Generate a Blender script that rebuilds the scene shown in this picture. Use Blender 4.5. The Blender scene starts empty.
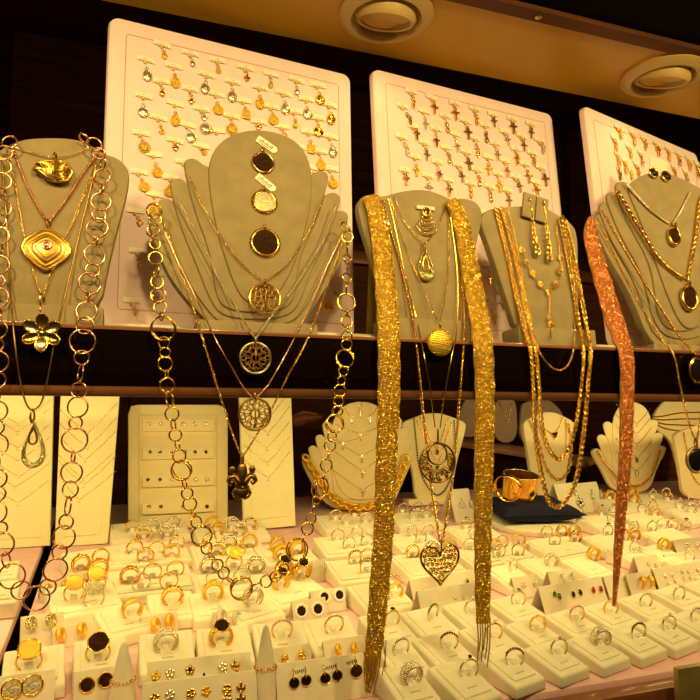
import bpy, bmesh, math, random
from mathutils import Matrix, Vector, Euler
random.seed(7)
PI = math.pi
scene = bpy.context.scene
COL = scene.collection

# ------------------------------------------------------------------ camera, world, light, exposure
EYE, FOC, YAW, PITCH = 0.29, 650.0, math.radians(19.5), math.radians(5.8)
cam_d = bpy.data.cameras.new('camera'); cam = bpy.data.objects.new('camera', cam_d); COL.objects.link(cam)
cam_d.sensor_width = 36.0; cam_d.lens = 36.0 * FOC / 700.0; cam_d.clip_start = 0.01; cam_d.clip_end = 50
cam.location = (0, 0, EYE); cam.rotation_euler = (PI / 2 + PITCH, 0, -YAW)
scene.camera = cam
world = bpy.data.worlds.new('world'); scene.world = world; world.use_nodes = True
world.node_tree.nodes['Background'].inputs[0].default_value = (1.0, 0.72, 0.42, 1)
world.node_tree.nodes['Background'].inputs[1].default_value = 0.02
scene.view_settings.view_transform = 'Standard'; scene.view_settings.look = 'None'
scene.view_settings.gamma = 1.0; scene.view_settings.use_curve_mapping = False
scene.view_settings.exposure = 0.0
WARM = (1.0, 0.72, 0.25)
SPOT_W, RAIL_W, STRIP_W = 0.22, 11.0, 0.64          # watts of one soffit spotlight / added rail spotlight / added strip under the shelf
STRIPC = (1.0, .74, .25)

# ------------------------------------------------------------------ pixel -> place
cy_, sy_, cp_, sp_ = math.cos(YAW), math.sin(YAW), math.cos(PITCH), math.sin(PITCH)
C0 = Vector((0, 0, EYE))
def ray(px, py):
    a, b = (px - 350) / FOC, (350 - py) / FOC
    f, u = cp_ - b * sp_, sp_ + b * cp_
    return Vector((a * cy_ + f * sy_, -a * sy_ + f * cy_, u))
class Plane:
    """a real plane in the place: point p, axes u (right), v (up), n (towards the street)"""
    def __init__(s, p, u, v):
        s.p = Vector(p); s.u = Vector(u).normalized(); v = Vector(v); s.n = s.u.cross(v).normalized(); s.v = s.n.cross(s.u).normalized()
    def hit(s, px, py, off=0.0):
        d = ray(px, py); t = ((s.p + s.n * off) - C0).dot(s.n) / d.dot(s.n)
        return C0 + d * t
    def loc(s, px, py, off=0.0):
        w = s.hit(px, py, off) - s.p
        return (w.dot(s.u), w.dot(s.v))
    def w(s, a, b, c=0.0): return s.p + s.u * a + s.v * b + s.n * c
    def M(s, pos, rot=0.0):
        m = Matrix((s.u, s.v, s.n)).transposed().to_4x4()
        return Matrix.Translation(pos) @ m @ Matrix.Rotation(rot, 4, 'Z')
    def scale(s, px, py): return (s.hit(px, py) - C0).dot(Vector((sy_ * cp_, cy_ * cp_, sp_))) / FOC   # metres per pixel there

Y_SHELF, Z_TOP, Z_BOT, Z_CEIL = 0.62, 0.371, 0.308, 0.772
Y0, SLOPE = 0.60, 0.10
BASE = Plane((0, Y0, 0), (1, 0, 0), (0, 1, SLOPE))
HANG = Plane((0, 0.611, Z_TOP), (1, 0, 0), (0, 0, 1))

# ------------------------------------------------------------------ mesh building
I4 = Matrix.Identity(4)
class MB:
    def __init__(s): s.v = []; s.f = []
    def add(s, vs, fs, M=None):
        o = len(s.v)
        s.v += [M @ Vector(v) for v in vs] if M is not None else [Vector(v) for v in vs]
        s.f += [tuple(i + o for i in f) for f in fs]; return s
    def box(s, x0, x1, y0, y1, z0, z1, M=None):
        vs = [(x, y, z) for z in (z0, z1) for y in (y0, y1) for x in (x0, x1)]
        return s.add(vs, [(0, 2, 3, 1), (4, 5, 7, 6), (0, 1, 5, 4), (2, 6, 7, 3), (0, 4, 6, 2), (1, 3, 7, 5)], M)
    def bbox(s, x0, x1, y0, y1, z0, z1, b=.002, M=None, seg=2):
        bm = bmesh.new(); q = MB().box(x0, x1, y0, y1, z0, z1)
        return s.bevmesh(q, b, M, seg)
    def bevmesh(s, q, b, M=None, seg=2):
        bm = bmesh.new(); vs = [bm.verts.new(v) for v in q.v]
        for f in q.f: bm.faces.new([vs[i] for i in f])
        bmesh.ops.bevel(bm, geom=bm.edges[:], offset=b, segments=seg, profile=.6, affect='EDGES', clamp_overlap=True)
        bm.verts.index_update()
        s.add([v.co.copy() for v in bm.verts], [[v.index for v in f.verts] for f in bm.faces], M); bm.free(); return s
    def lathe(s, prof, n=16, M=None, cap=True):
        vs, fs = [], []
        for r, z in prof:
            for k in range(n):
                a = 2 * PI * k / n; vs.append((r * math.cos(a), r * math.sin(a), z))
        for i in range(len(prof) - 1):
            for k in range(n):
                k2 = (k + 1) % n; fs.append((i * n + k, i * n + k2, (i + 1) * n + k2, (i + 1) * n + k))
        if cap: fs.append(tuple(range(n - 1, -1, -1))); fs.append(tuple((len(prof) - 1) * n + k for k in range(n)))
        return s.add(vs, fs, M)
    def torus(s, R, r, n=14, m=5, M=None, sx=1.0, sy=1.0, a0=0.0, a1=None, rz=None):
        """ring in the xy plane; a0..a1 an open arc"""
        vs, fs = [], []; closed = a1 is None; nn = n if closed else n + 1
        for i in range(nn):
            a = 2 * PI * i / n if closed else a0 + (a1 - a0) * i / n
            for j in range(m):
                b = 2 * PI * j / m; q = R + r * math.cos(b)
                vs.append((q * math.cos(a) * sx, q * math.sin(a) * sy, (rz or r) * math.sin(b)))
        for i in range(n):
            i2 = (i + 1) % nn
            for j in range(m):
                j2 = (j + 1) % m; fs.append((i * m + j, i2 * m + j, i2 * m + j2, i * m + j2))
        if not closed: fs.append(tuple(range(m - 1, -1, -1))); fs.append(tuple(n * m + j for j in range(m)))
        return s.add(vs, fs, M)
    def ell(s, c, rx, ry, rz, n=10, m=6, M=None):
        vs, fs = [], []
        for i in range(m + 1):
            t = PI * i / m
            for k in range(n):
                a = 2 * PI * k / n; vs.append((c[0] + rx * math.sin(t) * math.cos(a), c[1] + ry * math.sin(t) * math.sin(a), c[2] + rz * math.cos(t)))
        for i in range(m):
            for k in range(n):
                k2 = (k + 1) % n; fs.append((i * n + k, (i + 1) * n + k, (i + 1) * n + k2, i * n + k2))
        return s.add(vs, fs, M)
    def tube(s, pts, r, n=6, closed=False, M=None, flat=1.0, up=None):
        pts = [Vector(p) for p in pts]; N = len(pts); vs, fs = [], []; prev = None
        for i, p in enumerate(pts):
            if closed: t = pts[(i + 1) % N] - pts[i - 1]
            else: t = pts[min(i + 1, N - 1)] - pts[max(i - 1, 0)]
            if t.length < 1e-9: t = Vector((0, 0, 1))
            t.normalize()
            ref = up if up is not None else (prev if prev is not None else (Vector((0, 0, 1)) if abs(t.z) < .9 else Vector((1, 0, 0))))
            x = ref - t * ref.dot(t)
            if x.length < 1e-6: x = t.orthogonal()
            x.normalize(); prev = x; y = t.cross(x)
            rr = r(i / max(1, N - 1)) if callable(r) else r
            for k in range(n):
                a = 2 * PI * k / n; vs.append(p + x * (math.cos(a) * rr * flat) + y * (math.sin(a) * rr))
        for i in range(N if closed else N - 1):
            i2 = (i + 1) % N
            for k in range(n):
                k2 = (k + 1) % n; fs.append((i * n + k, i * n + k2, i2 * n + k2, i2 * n + k))
        if not closed: fs.append(tuple(range(n - 1, -1, -1))); fs.append(tuple((N - 1) * n + k for k in range(n)))
        return s.add(vs, fs, M)
    def prism(s, out, z0, z1, b=0.0, M=None):
        """outline (counter-clockwise) extruded along z with a softened front edge"""
        N = len(out)
        if sum(out[i][0] * out[(i + 1) % N][1] - out[(i + 1) % N][0] * out[i][1] for i in range(N)) < 0: out = out[::-1]
        rings = [(0, z0)] + ([(0, z1 - b), (b * .3, z1 - b * .3), (b, z1)] if b else [(0, z1)])
        nr = []
        for i in range(N):
            p, q, r_ = Vector(out[i - 1]), Vector(out[i]), Vector(out[(i + 1) % N])
            t = (r_ - p); t = t.normalized() if t.length > 1e-9 else Vector((1, 0)); nr.append(Vector((-t.y, t.x)))
        vs = [(o[0] + nr[i].x * k, o[1] + nr[i].y * k, z) for k, z in rings for i, o in enumerate(out)]
        fs = [tuple(range(N - 1, -1, -1)), tuple((len(rings) - 1) * N + i for i in range(N))]
        for j in range(len(rings) - 1):
            for i in range(N):
                i2 = (i + 1) % N; fs.append((j * N + i, j * N + i2, (j + 1) * N + i2, (j + 1) * N + i))
        return s.add(vs, fs, M)
    def mesh(s, name, mat, smooth=True, org=None):
        me = bpy.data.meshes.new(name); vs = [v - org for v in s.v] if org is not None else s.v
        me.from_pydata([tuple(v) for v in vs], [], s.f); me.update()
        if smooth:
            me.shade_smooth()
            if smooth == 'auto':
                try: me.set_sharp_from_angle(angle=math.radians(40))
                except Exception: pass
        me.materials.append(mat); return me

def link(name, data, parent=None, M=None, kind=None, label=None):
    o = bpy.data.objects.new(name, data); COL.objects.link(o)
    if parent is not None: o.parent = parent
    if M is not None: o.matrix_basis = M
    if kind: o['kind'] = kind
    if label: o['label'] = label
    return o
def tagit(o, label, cat, group=None):
    o['label'] = label; o['category'] = cat
    if group: o['group'] = group
    return o
def thing(name, label, cat, loc=(0, 0, 0), group=None, M=None):
    o = link(name, None, None, M if M is not None else Matrix.Translation(Vector(loc)))
    o.empty_display_size = .01
    return tagit(o, label, cat, group)
def part(root, mb, name, mat, smooth='auto', kind=None, label=None, sub=None):
    """mesh given in world coordinates, hung under a thing whose Empty is unrotated (sub: under a part of it)"""
    me = mb.mesh(name, mat, smooth, root.matrix_basis.translation)
    return link(name, me, sub if sub is not None else root, None, kind, label)
def lpart(root, mb, name, mat, M=None, smooth='auto', kind=None, label=None):
    """mesh given in the thing's own frame"""
    return link(name, mb.mesh(name, mat, smooth), root, M, kind, label)
def structure(name, mb, mat, smooth=False):
    o = link(name, mb.mesh(name, mat, smooth)); o['kind'] = 'structure'; return o
CACHE = {}
def shared(key, fn):
    if key not in CACHE: CACHE[key] = fn()
    return CACHE[key]

def smooth_path(pts, step, closed=False):
    """Catmull-Rom through pts, resampled evenly"""
    P = [Vector(p) for p in pts]; out = []; n = len(P)
    for i in range(n if closed else n - 1):
        if closed: a, b, c, d = P[i - 1], P[i], P[(i + 1) % n], P[(i + 2) % n]
        else: a, b, c, d = P[max(i - 1, 0)], P[i], P[i + 1], P[min(i + 2, n - 1)]
        for k in range(12):
            t = k / 12; out.append(.5 * ((2 * b) + (c - a) * t + (2 * a - 5 * b + 4 * c - d) * t * t + (3 * b - a - 3 * c + d) * t ** 3))
    out.append(P[0].copy() if closed else P[-1].copy())
    res = [out[0]]; acc = 0.0
    for i in range(1, len(out)):
        seg = out[i] - out[i - 1]; L = seg.length
        while L > 1e-12 and acc + L >= step:
            p = out[i - 1] + seg * ((step - acc) / L); res.append(p); seg = out[i] - p; L = seg.length; out[i - 1] = p; acc = 0.0
        acc += L
    return res
def chaikin(pts, it=2):
    for _ in range(it):
        q = []
        for i in range(len(pts)):
            a, b = pts[i], pts[(i + 1) % len(pts)]
            q += [(a[0] * .75 + b[0] * .25, a[1] * .75 + b[1] * .25), (a[0] * .25 + b[0] * .75, a[1] * .25 + b[1] * .75)]
        pts = q
    return pts

# ------------------------------------------------------------------ materials (all procedural)
def mat(name, col, rough=.5, metal=0.0, var=0.0, vscale=40.0, bump=0.0, bscale=300.0, sheen=0.0, emit=None, estr=0.0, trans=0.0, spec=None, stretch=None, coat=0.0):
    m = bpy.data.materials.new(name); m.use_nodes = True; nt = m.node_tree; b = nt.nodes['Principled BSDF']
    b.inputs['Base Color'].default_value = (*col, 1); b.inputs['Roughness'].default_value = rough; b.inputs['Metallic'].default_value = metal
    if spec is not None: b.inputs['Specular IOR Level'].default_value = spec
    if sheen: b.inputs['Sheen Weight'].default_value = sheen; b.inputs['Sheen Roughness'].default_value = .5
    if trans: b.inputs['Transmission Weight'].default_value = trans
    if coat: b.inputs['Coat Weight'].default_value = coat; b.inputs['Coat Roughness'].default_value = .08
    if emit: b.inputs['Emission Color'].default_value = (*emit, 1); b.inputs['Emission Strength'].default_value = estr
    tc = nt.nodes.new('ShaderNodeTexCoord'); src = tc.outputs['Object']
    if stretch:
        mp = nt.nodes.new('ShaderNodeMapping'); mp.inputs['Scale'].default_value = stretch; nt.links.new(src, mp.inputs[0]); src = mp.outputs[0]
    if var:
        nz = nt.nodes.new('ShaderNodeTexNoise'); nz.inputs['Scale'].default_value = vscale; nz.inputs['Detail'].default_value = 4
        nt.links.new(src, nz.inputs['Vector'])
        cr = nt.nodes.new('ShaderNodeValToRGB'); cr.color_ramp.elements[0].position = .3; cr.color_ramp.elements[1].position = .7
        cr.color_ramp.elements[0].color = (*[max(0, c * (1 - var)) for c in col], 1); cr.color_ramp.elements[1].color = (*[min(1, c * (1 + var)) for c in col], 1)
        nt.links.new(nz.outputs['Fac'], cr.inputs[0]); nt.links.new(cr.outputs[0], b.inputs['Base Color'])
    if bump:
        n2 = nt.nodes.new('ShaderNodeTexNoise'); n2.inputs['Scale'].default_value = bscale; n2.inputs['Detail'].default_value = 2
        nt.links.new(src, n2.inputs['Vector'])
        bp = nt.nodes.new('ShaderNodeBump'); bp.inputs['Strength'].default_value = bump; bp.inputs['Distance'].default_value = .001
        nt.links.new(n2.outputs['Fac'], bp.inputs['Height']); nt.links.new(bp.outputs[0], b.inputs['Normal'])
    return m
m_gold = mat('polished_gold', (1.0, .60, .10), .19, 1.0)
m_goldy = mat('yellow_gold', (.95, .60, .06), .36, .8, bump=.5, bscale=900)
m_rose = mat('rose_gold', (.95, .50, .27), .25, 1.0)
m_white = mat('white_gold', (.82, .71, .48), .26, .9)
m_antique = mat('antique_gold', (.38, .21, .045), .35, 1.0, var=.3, vscale=500)
m_dkgold = mat('dark_gold', (.50, .32, .10), .3, 1.0)
m_steel = mat('grey_gold', (.62, .52, .32), .28, 1.0)
m_glit = mat('glitter_gold', (1.0, .66, .08), .33, .9)
m_glitp = mat('glitter_copper', (1.0, .42, .14), .33, .9)
m_ribg = mat('gold_mesh', (.55, .34, .04), .6, .5)
m_ribp = mat('copper_mesh', (.55, .22, .06), .6, .5)
m_suede = mat('taupe_suede', (.33, .255, .135), .95, 0, var=.10, vscale=60, bump=.25, bscale=1400, spec=.2)
m_cream = mat('cream_velvet', (.86, .80, .60), .95, 0, var=.04, vscale=80, bump=.25, bscale=1500, spec=.2)
m_cream2 = mat('cream_leatherette', (.95, .89, .53), .7, 0, var=.03, vscale=30)
m_ivory = mat('ivory_velvet', (.91, .79, .45), .9, 0, var=.03, vscale=50, bump=.15, bscale=1500)
m_card = mat('beige_card', (.80, .73, .55), .95, 0, var=.04, vscale=90, bump=.2, bscale=1500)
m_pink = mat('pink_cloth', (.84, .53, .54), .95, 0, var=.05, vscale=50, bump=.3, bscale=1200, spec=.1)
m_pinkb = mat('pale_pink_cloth', (.93, .71, .74), .95, 0, var=.03, vscale=40, bump=.3, bscale=1500, spec=.1)
m_line = mat('pink_seam', (.62, .38, .28), .9)
m_seam = mat('cream_seam', (.60, .50, .30), .9)
m_wood = mat('dark_polished_wood', (.004, .0010, .0004), .2, 0, var=.3, vscale=6, stretch=(1, 8, 30), spec=.12)
m_woodm = mat('brown_wood', (.26, .09, .03), .3, 0, var=.35, vscale=5, stretch=(1, 6, 25), coat=.3)
m_glint = mat('glint_gold', (1.0, .84, .45), .12, .6)  # paler gold that puts the scarf's glints into bead colour
m_panel = mat('brown_wall_panel', (.11, .038, .012), .6, 0, var=.35, vscale=4, stretch=(1, 6, 20), spec=.15)
m_woodd = mat('dark_brown_wood', (.045, .012, .004), .75, 0, var=.35, vscale=4, stretch=(1, 6, 20), spec=.08)
m_black = mat('black_paint', (.003, .002, .002), .9, spec=.05)
m_ceil = mat('tan_lacquer', (.52, .28, .02), .35, 0, spec=.2, var=.06, vscale=8)
m_lamp = mat('tan_metal', (.50, .34, .11), .5)
m_lampg = mat('frosted_lamp_glass', (.55, .38, .13), .4)
m_tag = mat('paper_tag', (.88, .85, .66), .7)
m_ink = mat('ink_print', (.10, .08, .05), .8)
m_bead = mat('yellow_bead', (.90, .52, .06), .35)
m_clip = mat('clear_clip', (.95, .92, .80), .25, 0, spec=.6)
m_onyx = mat('dark_brown_stone', (.034, .013, .005), .7, 0, spec=.06, var=.5, vscale=300, bump=.4, bscale=700)
m_blackst = mat('black_stone', (.010, .006, .004), .2, spec=.3)
m_coin = mat('old_coin', (.50, .42, .24), .45, .7, var=.35, vscale=350, bump=.8, bscale=600)
m_coiny = mat('gold_coin', (.90, .58, .06), .4, .5, bump=.8, bscale=700)
m_pave = mat('pave_stones', (.88, .80, .60), .25, .3, var=.3, vscale=1200, bump=1.0, bscale=1500)
m_paveg = mat('gold_pave', (1.0, .74, .28), .2, 1.0, var=.35, vscale=1200, bump=1.0, bscale=1500)
m_crys = mat('clear_stone', (.97, .95, .88), .05, .3)
m_green = mat('green_stone', (.01, .20, .04), .08)
m_red = mat('red_stone', (.45, .005, .02), .08)
m_navy = mat('navy_stone', (.008, .010, .06), .08)
m_pinks = mat('pink_stone', (.75, .12, .25), .1)
m_navyc = mat('navy_velvet', (.016, .016, .042), .9, 0, var=.15, vscale=60, bump=.3, bscale=900, spec=.15)
m_grey = mat('grey_pink_suede', (.40, .28, .22), .9, 0, var=.08, vscale=30)
m_brass = mat('aged_brass', (.45, .33, .10), .4, .6, var=.2, vscale=40)
m_teal = mat('teal_glass', (.25, .42, .38), .2)
GEM = {'c': m_crys, 'g': m_green, 'r': m_red, 'n': m_navy, 'p': m_pinks, 'o': m_onyx, 'k': m_blackst}

# ================================================================== THE SETTING
structure('floor', MB().box(-1.3, 2.7, .40, 2.5, -.34, -.30), m_woodd)
structure('wall_left', MB().box(-1.34, -1.3, .40, 2.5, -.30, 1.62), m_woodd)
structure('wall_right', MB().box(2.7, 2.74, .40, 2.5, -.30, 1.62), m_woodd)
wb = structure('wall_back', MB().box(-1.3, 2.7, 2.3, 2.34, -.30, 1.62), m_woodd)
for k in range(9):                                             # raised panels of the back wall; light on the upper rows put into their brown
    x0 = -1.25 + k * .44
    for z0, z1 in ((-.25, .50), (.56, .86), (.92, 1.56)):
        link('panel', MB().bbox(x0, x0 + .40, 2.28, 2.302, z0, z1, .008).mesh('panel', m_woodd if z0 < 0 else m_panel, 'auto'), wb)
structure('trim_1', MB().bbox(-1.3, 2.7, 2.265, 2.30, .505, .555, .006), m_woodm, 'auto')
structure('trim_2', MB().bbox(-1.3, 2.7, 2.265, 2.30, .865, .915, .006), m_woodm, 'auto')
structure('ceiling', MB().box(-1.3, 2.7, .632, .768, Z_CEIL, Z_CEIL + .03), m_ceil)
structure('ceiling', MB().box(-1.3, 2.7, .768, 2.5, 1.58, 1.62), m_woodd)
structure('trim_3', MB().box(-1.3, 2.7, .612, .632, Z_CEIL - .002, Z_CEIL + .03), m_panel)      # wooden edge of the soffit
structure('trim_4', MB().box(-1.3, 2.7, .02, .612, Z_CEIL + .004, Z_CEIL + .06), m_black)       # black head of the window frame
o = link('screw', MB().lathe([(.0045, -.001), (.0045, .0012), (.003, .002)], 12, None).mesh('screw', m_dkgold, 'auto'), bpy.data.objects['trim_3'])
o.matrix_basis = Matrix.Translation((.462, .622, Z_CEIL - .002)) @ Matrix.Rotation(PI, 4, 'X')

# recessed spotlights in the soffit: the two in view and their neighbours along the row
def spotlight(x, y, label):
    t = thing('recessed_spotlight', label, 'light', (x, y, Z_CEIL), 'spotlights in the soffit over the shelf')
    lpart(t, MB().lathe([(.056, 0), (.057, -.004), (.050, -.009), (.043, -.010), (.040, -.004), (.040, .018), (.056, .018)], 40, cap=False), 'trim_ring', m_lamp)
    M = Matrix.Rotation(math.radians(16), 4, 'X')
    lpart(t, MB().lathe([(.036, .012), (.037, -.006), (.034, -.011), (.031, -.010), (.030, -.004), (.001, -.003)], 36, M, cap=False), 'swivel_lamp', m_lampg)
    ld = bpy.data.lights.new('spot_light', 'SPOT'); ld.energy = SPOT_W; ld.color = WARM; ld.spot_size = math.radians(150); ld.spot_blend = .6; ld.shadow_soft_size = .022
    lo = bpy.data.objects.new('spot_light', ld); COL.objects.link(lo); lo.parent = t; lo.location = (0, 0, -.016); lo.rotation_euler = (math.radians(8), 0, 0)
    return t
spotlight(-.56, .68, 'cream round swivel spotlight recessed in tan soffit beyond the window end')
spotlight(-.138, .68, 'cream round swivel spotlight recessed in tan soffit above the coin medal board')
spotlight(.287, .68, 'cream round swivel spotlight recessed in tan soffit above the cross pendant board')
spotlight(.712, .68, 'cream round swivel spotlight recessed in tan soffit above the turned third board')
spotlight(1.137, .68, 'cream round swivel spotlight recessed in tan soffit past the turned third board')

# added unseen rail of spotlights under the window head, for even front light
tk = thing('added_track_light', 'added black rail of small warm spotlights above the view under the window head', 'light', (.6, .10, Z_CEIL + .004))
part(tk, MB().bbox(-1.2, 2.6, .085, .115, Z_CEIL - .018, Z_CEIL + .0035, .002), 'rail', m_black)
for k in range(9):
    x = -.95 + k * .35; R_ = Matrix.Translation((x, .10, Z_CEIL - .05)) @ Matrix.Rotation(math.radians(66), 4, 'X')
    part(tk, MB().lathe([(.012, .03), (.018, .02), (.020, -.02), (.017, -.02), (.012, .0), (.001, .004)], 20, R_), 'spot_head', m_black)
    ld = bpy.data.lights.new('added_rail_spot', 'SPOT'); ld.energy = RAIL_W; ld.color = WARM; ld.spot_size = math.radians(107); ld.spot_blend = .9; ld.shadow_soft_size = .03
    lo = bpy.data.objects.new('added_rail_spot', ld); COL.objects.link(lo); lo.parent = tk; lo.matrix_basis = Matrix.Translation(Vector((x, .10, Z_CEIL - .05)) - Vector((.6, .10, Z_CEIL + .004))) @ Matrix.Rotation(math.radians(66), 4, 'X') @ Matrix.Translation((0, 0, -.022))

# the shelf across the window
sh = thing('display_shelf', 'dark polished wooden shelf with deep fascia carrying the busts', 'shelf', (.6, Y_SHELF, Z_BOT))
part(sh, MB().bbox(-1.3, 2.7, Y_SHELF + .014, 1.02, Z_TOP - .03, Z_TOP - .002, .002), 'shelf_board', m_wood)
prof = [(.0, Z_TOP - .004), (.002, Z_TOP), (.016, Z_TOP), (.016, Z_BOT + .004), (.010, Z_BOT), (.004, Z_BOT + .001), (.001, Z_BOT + .006), (-.002, Z_BOT + .020)]
vs = [(x, Y_SHELF + y, z) for x in (-1.3, 2.7) for y, z in prof]; n = len(prof)
part(sh, MB().add(vs, [(i, (i + 1) % n, n + (i + 1) % n, n + i) for i in range(n)] + [tuple(range(n - 1, -1, -1)), tuple(range(n, 2 * n))]), 'fascia', m_wood, False)
part(sh, MB().bbox(-1.3, 2.7, Y_SHELF - .0015, Y_SHELF + .002, Z_TOP - .0035, Z_TOP + .0002, .0005), 'edging', m_woodm)
part(sh, MB().bbox(-1.3, 2.7, Y_SHELF - .005, Y_SHELF + .010, Z_BOT - .0005, Z_BOT + .0085, .0035, seg=3), 'lip', m_panel)  # brown paler than the fascia stands in for the trays' reflection
rs = thing('shelf_riser', 'low pale riser strip on the shelf under the pink boards', 'riser', (.6, .70, Z_TOP))
part(rs, MB().bbox(-1.2, 2.6, .690, 1.0, Z_TOP, .3835, .002), 'strip', m_cream)

# warm strip lights added unseen behind the shelf fascia to light the window bottom
for x in (-.75, -.15, .45, 1.05, 1.65):
    for y, rx, pw in ((.74, 4, .52), (.97, 24, 2.0)):
        part(sh, MB().bbox(x - .28, x + .28, y - .02, y + .02, Z_TOP - .0355, Z_TOP - .0301, .002), 'added_strip_light', m_lamp)
        ld = bpy.data.lights.new('added_strip_glow', 'AREA'); ld.shape = 'RECTANGLE'; ld.size = .54; ld.size_y = .02; ld.energy = STRIP_W * pw; ld.color = STRIPC
        lo = bpy.data.objects.new('added_strip_glow', ld); COL.objects.link(lo); lo.parent = sh; lo.location = Vector((x, y, Z_TOP - .0405)) - Vector((.6, Y_SHELF, Z_BOT)); lo.rotation_euler = (math.radians(rx), 0, 0)

# the sloping pink trays of the window bottom
def tray(x0, x1, y1, label):
    t = thing('display_tray', label, 'tray', (x0, Y0, 0))
    M = Matrix.Translation((0, Y0, 0)) @ Matrix((BASE.u, BASE.v, BASE.n)).transposed().to_4x4()
    part(t, MB().bbox(x0, x1, .008, y1, -.016, 0, .004, M), 'cloth_pad', m_pink)
    part(t, MB().bbox(x0, x1, -.012, .0079, -.030, -.006, .004, M), 'wooden_lip', m_woodm)
    part(t, MB().box(x0 + .01, x1 - .01, .02, y1 - .01, -.16, -.0165, M), 'plinth', m_woodd)
    return t
tray(-.101, 2.4, .96, 'wide sloping pink cloth tray full of ring blocks and earring cards')
tray(-1.1, -.116, .96, 'pink cloth tray beyond the narrow dark gap')
bp_ = BASE.hit(674, 664)
QP = Plane((0, .572, 0), (1, 0, 0), (0, 0, 1)); qa, qb = QP.hit(674, 667), QP.hit(720, 760)
pl = thing('brass_plate', 'aged brass plate standing below the wooden lip of the pink tray', 'plate', (qa.x, .572, -.2995))
part(pl, MB().bbox(qa.x, qa.x + .12, .566, .574, -.2995, qa.z, .002), 'face', m_brass)

# ================================================================== pendant boards
def turned_plane(p, yaw, lean):
    a, l = math.radians(yaw), math.radians(lean)
    return Plane(p, (math.cos(a), math.sin(a), 0), (-math.sin(a) * math.sin(l), math.cos(a) * math.sin(l), math.cos(l)))
def rrect(x0, x1, y0, y1, r, n=5):
    pts = []
    for cx, cy, a0 in ((x1 - r, y0 + r, -PI / 2), (x1 - r, y1 - r, 0), (x0 + r, y1 - r, PI / 2), (x0 + r, y0 + r, PI)):
        pts += [(cx + r * math.cos(a0 + PI / 2 * k / n), cy + r * math.sin(a0 + PI / 2 * k / n)) for k in range(n + 1)]
    return pts
def board(pl, w, h, label, m=m_pinkb, th=.009, r=.012, inset=.019, ml=m_line, name='pendant_board'):
    t = thing(name, label, 'display board', M=pl.M(pl.p))
    lpart(t, MB().prism(rrect(0, w, 0, h, r), -th, 0, .005), 'padded_panel', m)
    lpart(t, MB().tube([(x, y, 0.0002) for x, y in rrect(inset, w - inset, inset, h - inset, .002, 1)], .0005, 4, True), 'seam', ml)
    return t
B1 = turned_plane((-.024, .725, .3845), 6, 2)
B2 = turned_plane((.302, .725, .3845), 6, 5)
B3 = turned_plane((.624, .702, .3845), 15, 5)
board(B1, .301, .354, 'tall pale pink cloth board pinned with round coin medals')
board(B2, .309, .364, 'tall pale pink cloth board pinned with little crosses')
board(B3, .315, .354, 'pale pink cloth board turned aside, pinned with clustered gold charms')

# ================================================================== busts
def bust(name, label, pl, layers, m=m_suede, step=.003, th=.010, base=None, bm_=None, prop=True, b=.003):
    """layers: outlines in photo pixels, back to front, laid on planes parallel to the bust's own front"""
    ws = [pl.hit(*q) for q in layers[0]]; low = min(ws, key=lambda q: q.z)
    t = thing(name, label, 'bust', low)
    n = len(layers)
    for k, L in enumerate(layers):
        off = -(n - 1 - k) * step
        out = [pl.loc(x, y, off) for x, y in chaikin(L, 2)]
        if pl.p.z == Z_TOP: out = [(a, max(b_, .0008)) for a, b_ in out]
        M = pl.M(pl.p)
        part(t, MB().prism(out, off - th if k == 0 else off - step * 1.05, off, b if n == 1 else min(b, step * .9), M), 'front_panel' if n == 1 else 'fan_layer', m)
    if base:
        x0, x1, y0, y1 = base
        a, c = pl.loc(x0, y1), pl.loc(x1, y0); a = (a[0], max(a[1], .0008) if pl.p.z == Z_TOP else a[1]); c = (c[0], max(c[1], a[1] + .006))
        part(t, MB().bbox(a[0], c[0], a[1], c[1], -.030, .006, .002, pl.M(pl.p)), 'foot', bm_ or m)
    if prop:
        xs = [pl.loc(*q) for q in layers[0]]; cx = sum(q[0] for q in xs) / len(xs); y0 = min(q[1] for q in xs); y1 = max(q[1] for q in xs)
        off = -(n - 1) * step - th
        part(t, MB().bbox(cx - .018, cx + .018, y0 + .002, y0 + (y1 - y0) * .55, off - .012, off + .001, .002, pl.M(pl.p)), 'back_prop', m)
    return t
def bplane(lean, y=.634): return Plane((0, y, Z_TOP), (1, 0, 0), (0, math.tan(math.radians(lean)), 1))
PA, PB, PC, PD, PE = bplane(6), bplane(8), bplane(5), bplane(5), bplane(8)
bust('necklace_bust', 'taupe suede bust draped with the rose gold ring chain', PA,
     [[(-30, 176), (-24, 160), (-8, 154), (8, 144), (28, 137), (72, 137), (92, 144), (104, 153), (119, 157), (130, 170), (128, 192), (112, 250), (98, 322), (2, 322), (-12, 250), (-28, 194)]], base=(-6, 104, 309, 324))
fanB = []
tips = [((152, 214), (349, 228)), ((162, 200), (345, 212)), ((174, 180), (337, 194)), ((188, 160), (325, 172))]
for k, ((lx, ly), (rx, ry)) in enumerate(tips):
    bt = 333 - k * 7; hw = 52 - k * 4
    fanB.append([(lx - 5, ly + 5), (lx - 2, ly - 2), (lx + 8, ly - 3), (lx + 20, ly + 8), (250, ly + 6), (rx - 18, ry + 6), (rx - 7, ry - 3), (rx + 2, ry - 1), (rx + 5, ry + 6),
                 (rx - 8, ry + (bt - ry) * .35), (rx - 26, ry + (bt - ry) * .62), (256 + hw, bt - 14), (256 + hw * .7, bt - 2), (256, bt + 1), (256 - hw * .7, bt - 2), (256 - hw, bt - 14), (lx + 22, ly + (bt - ly) * .60), (lx + 7, ly + (bt - ly) * .35)])
fanB.append([(207, 170), (214, 148), (230, 134), (250, 129), (272, 130), (294, 138), (308, 154), (313, 176), (310, 215), (296, 262), (282, 290), (268, 302), (252, 304), (240, 296), (228, 268), (214, 220)])
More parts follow.
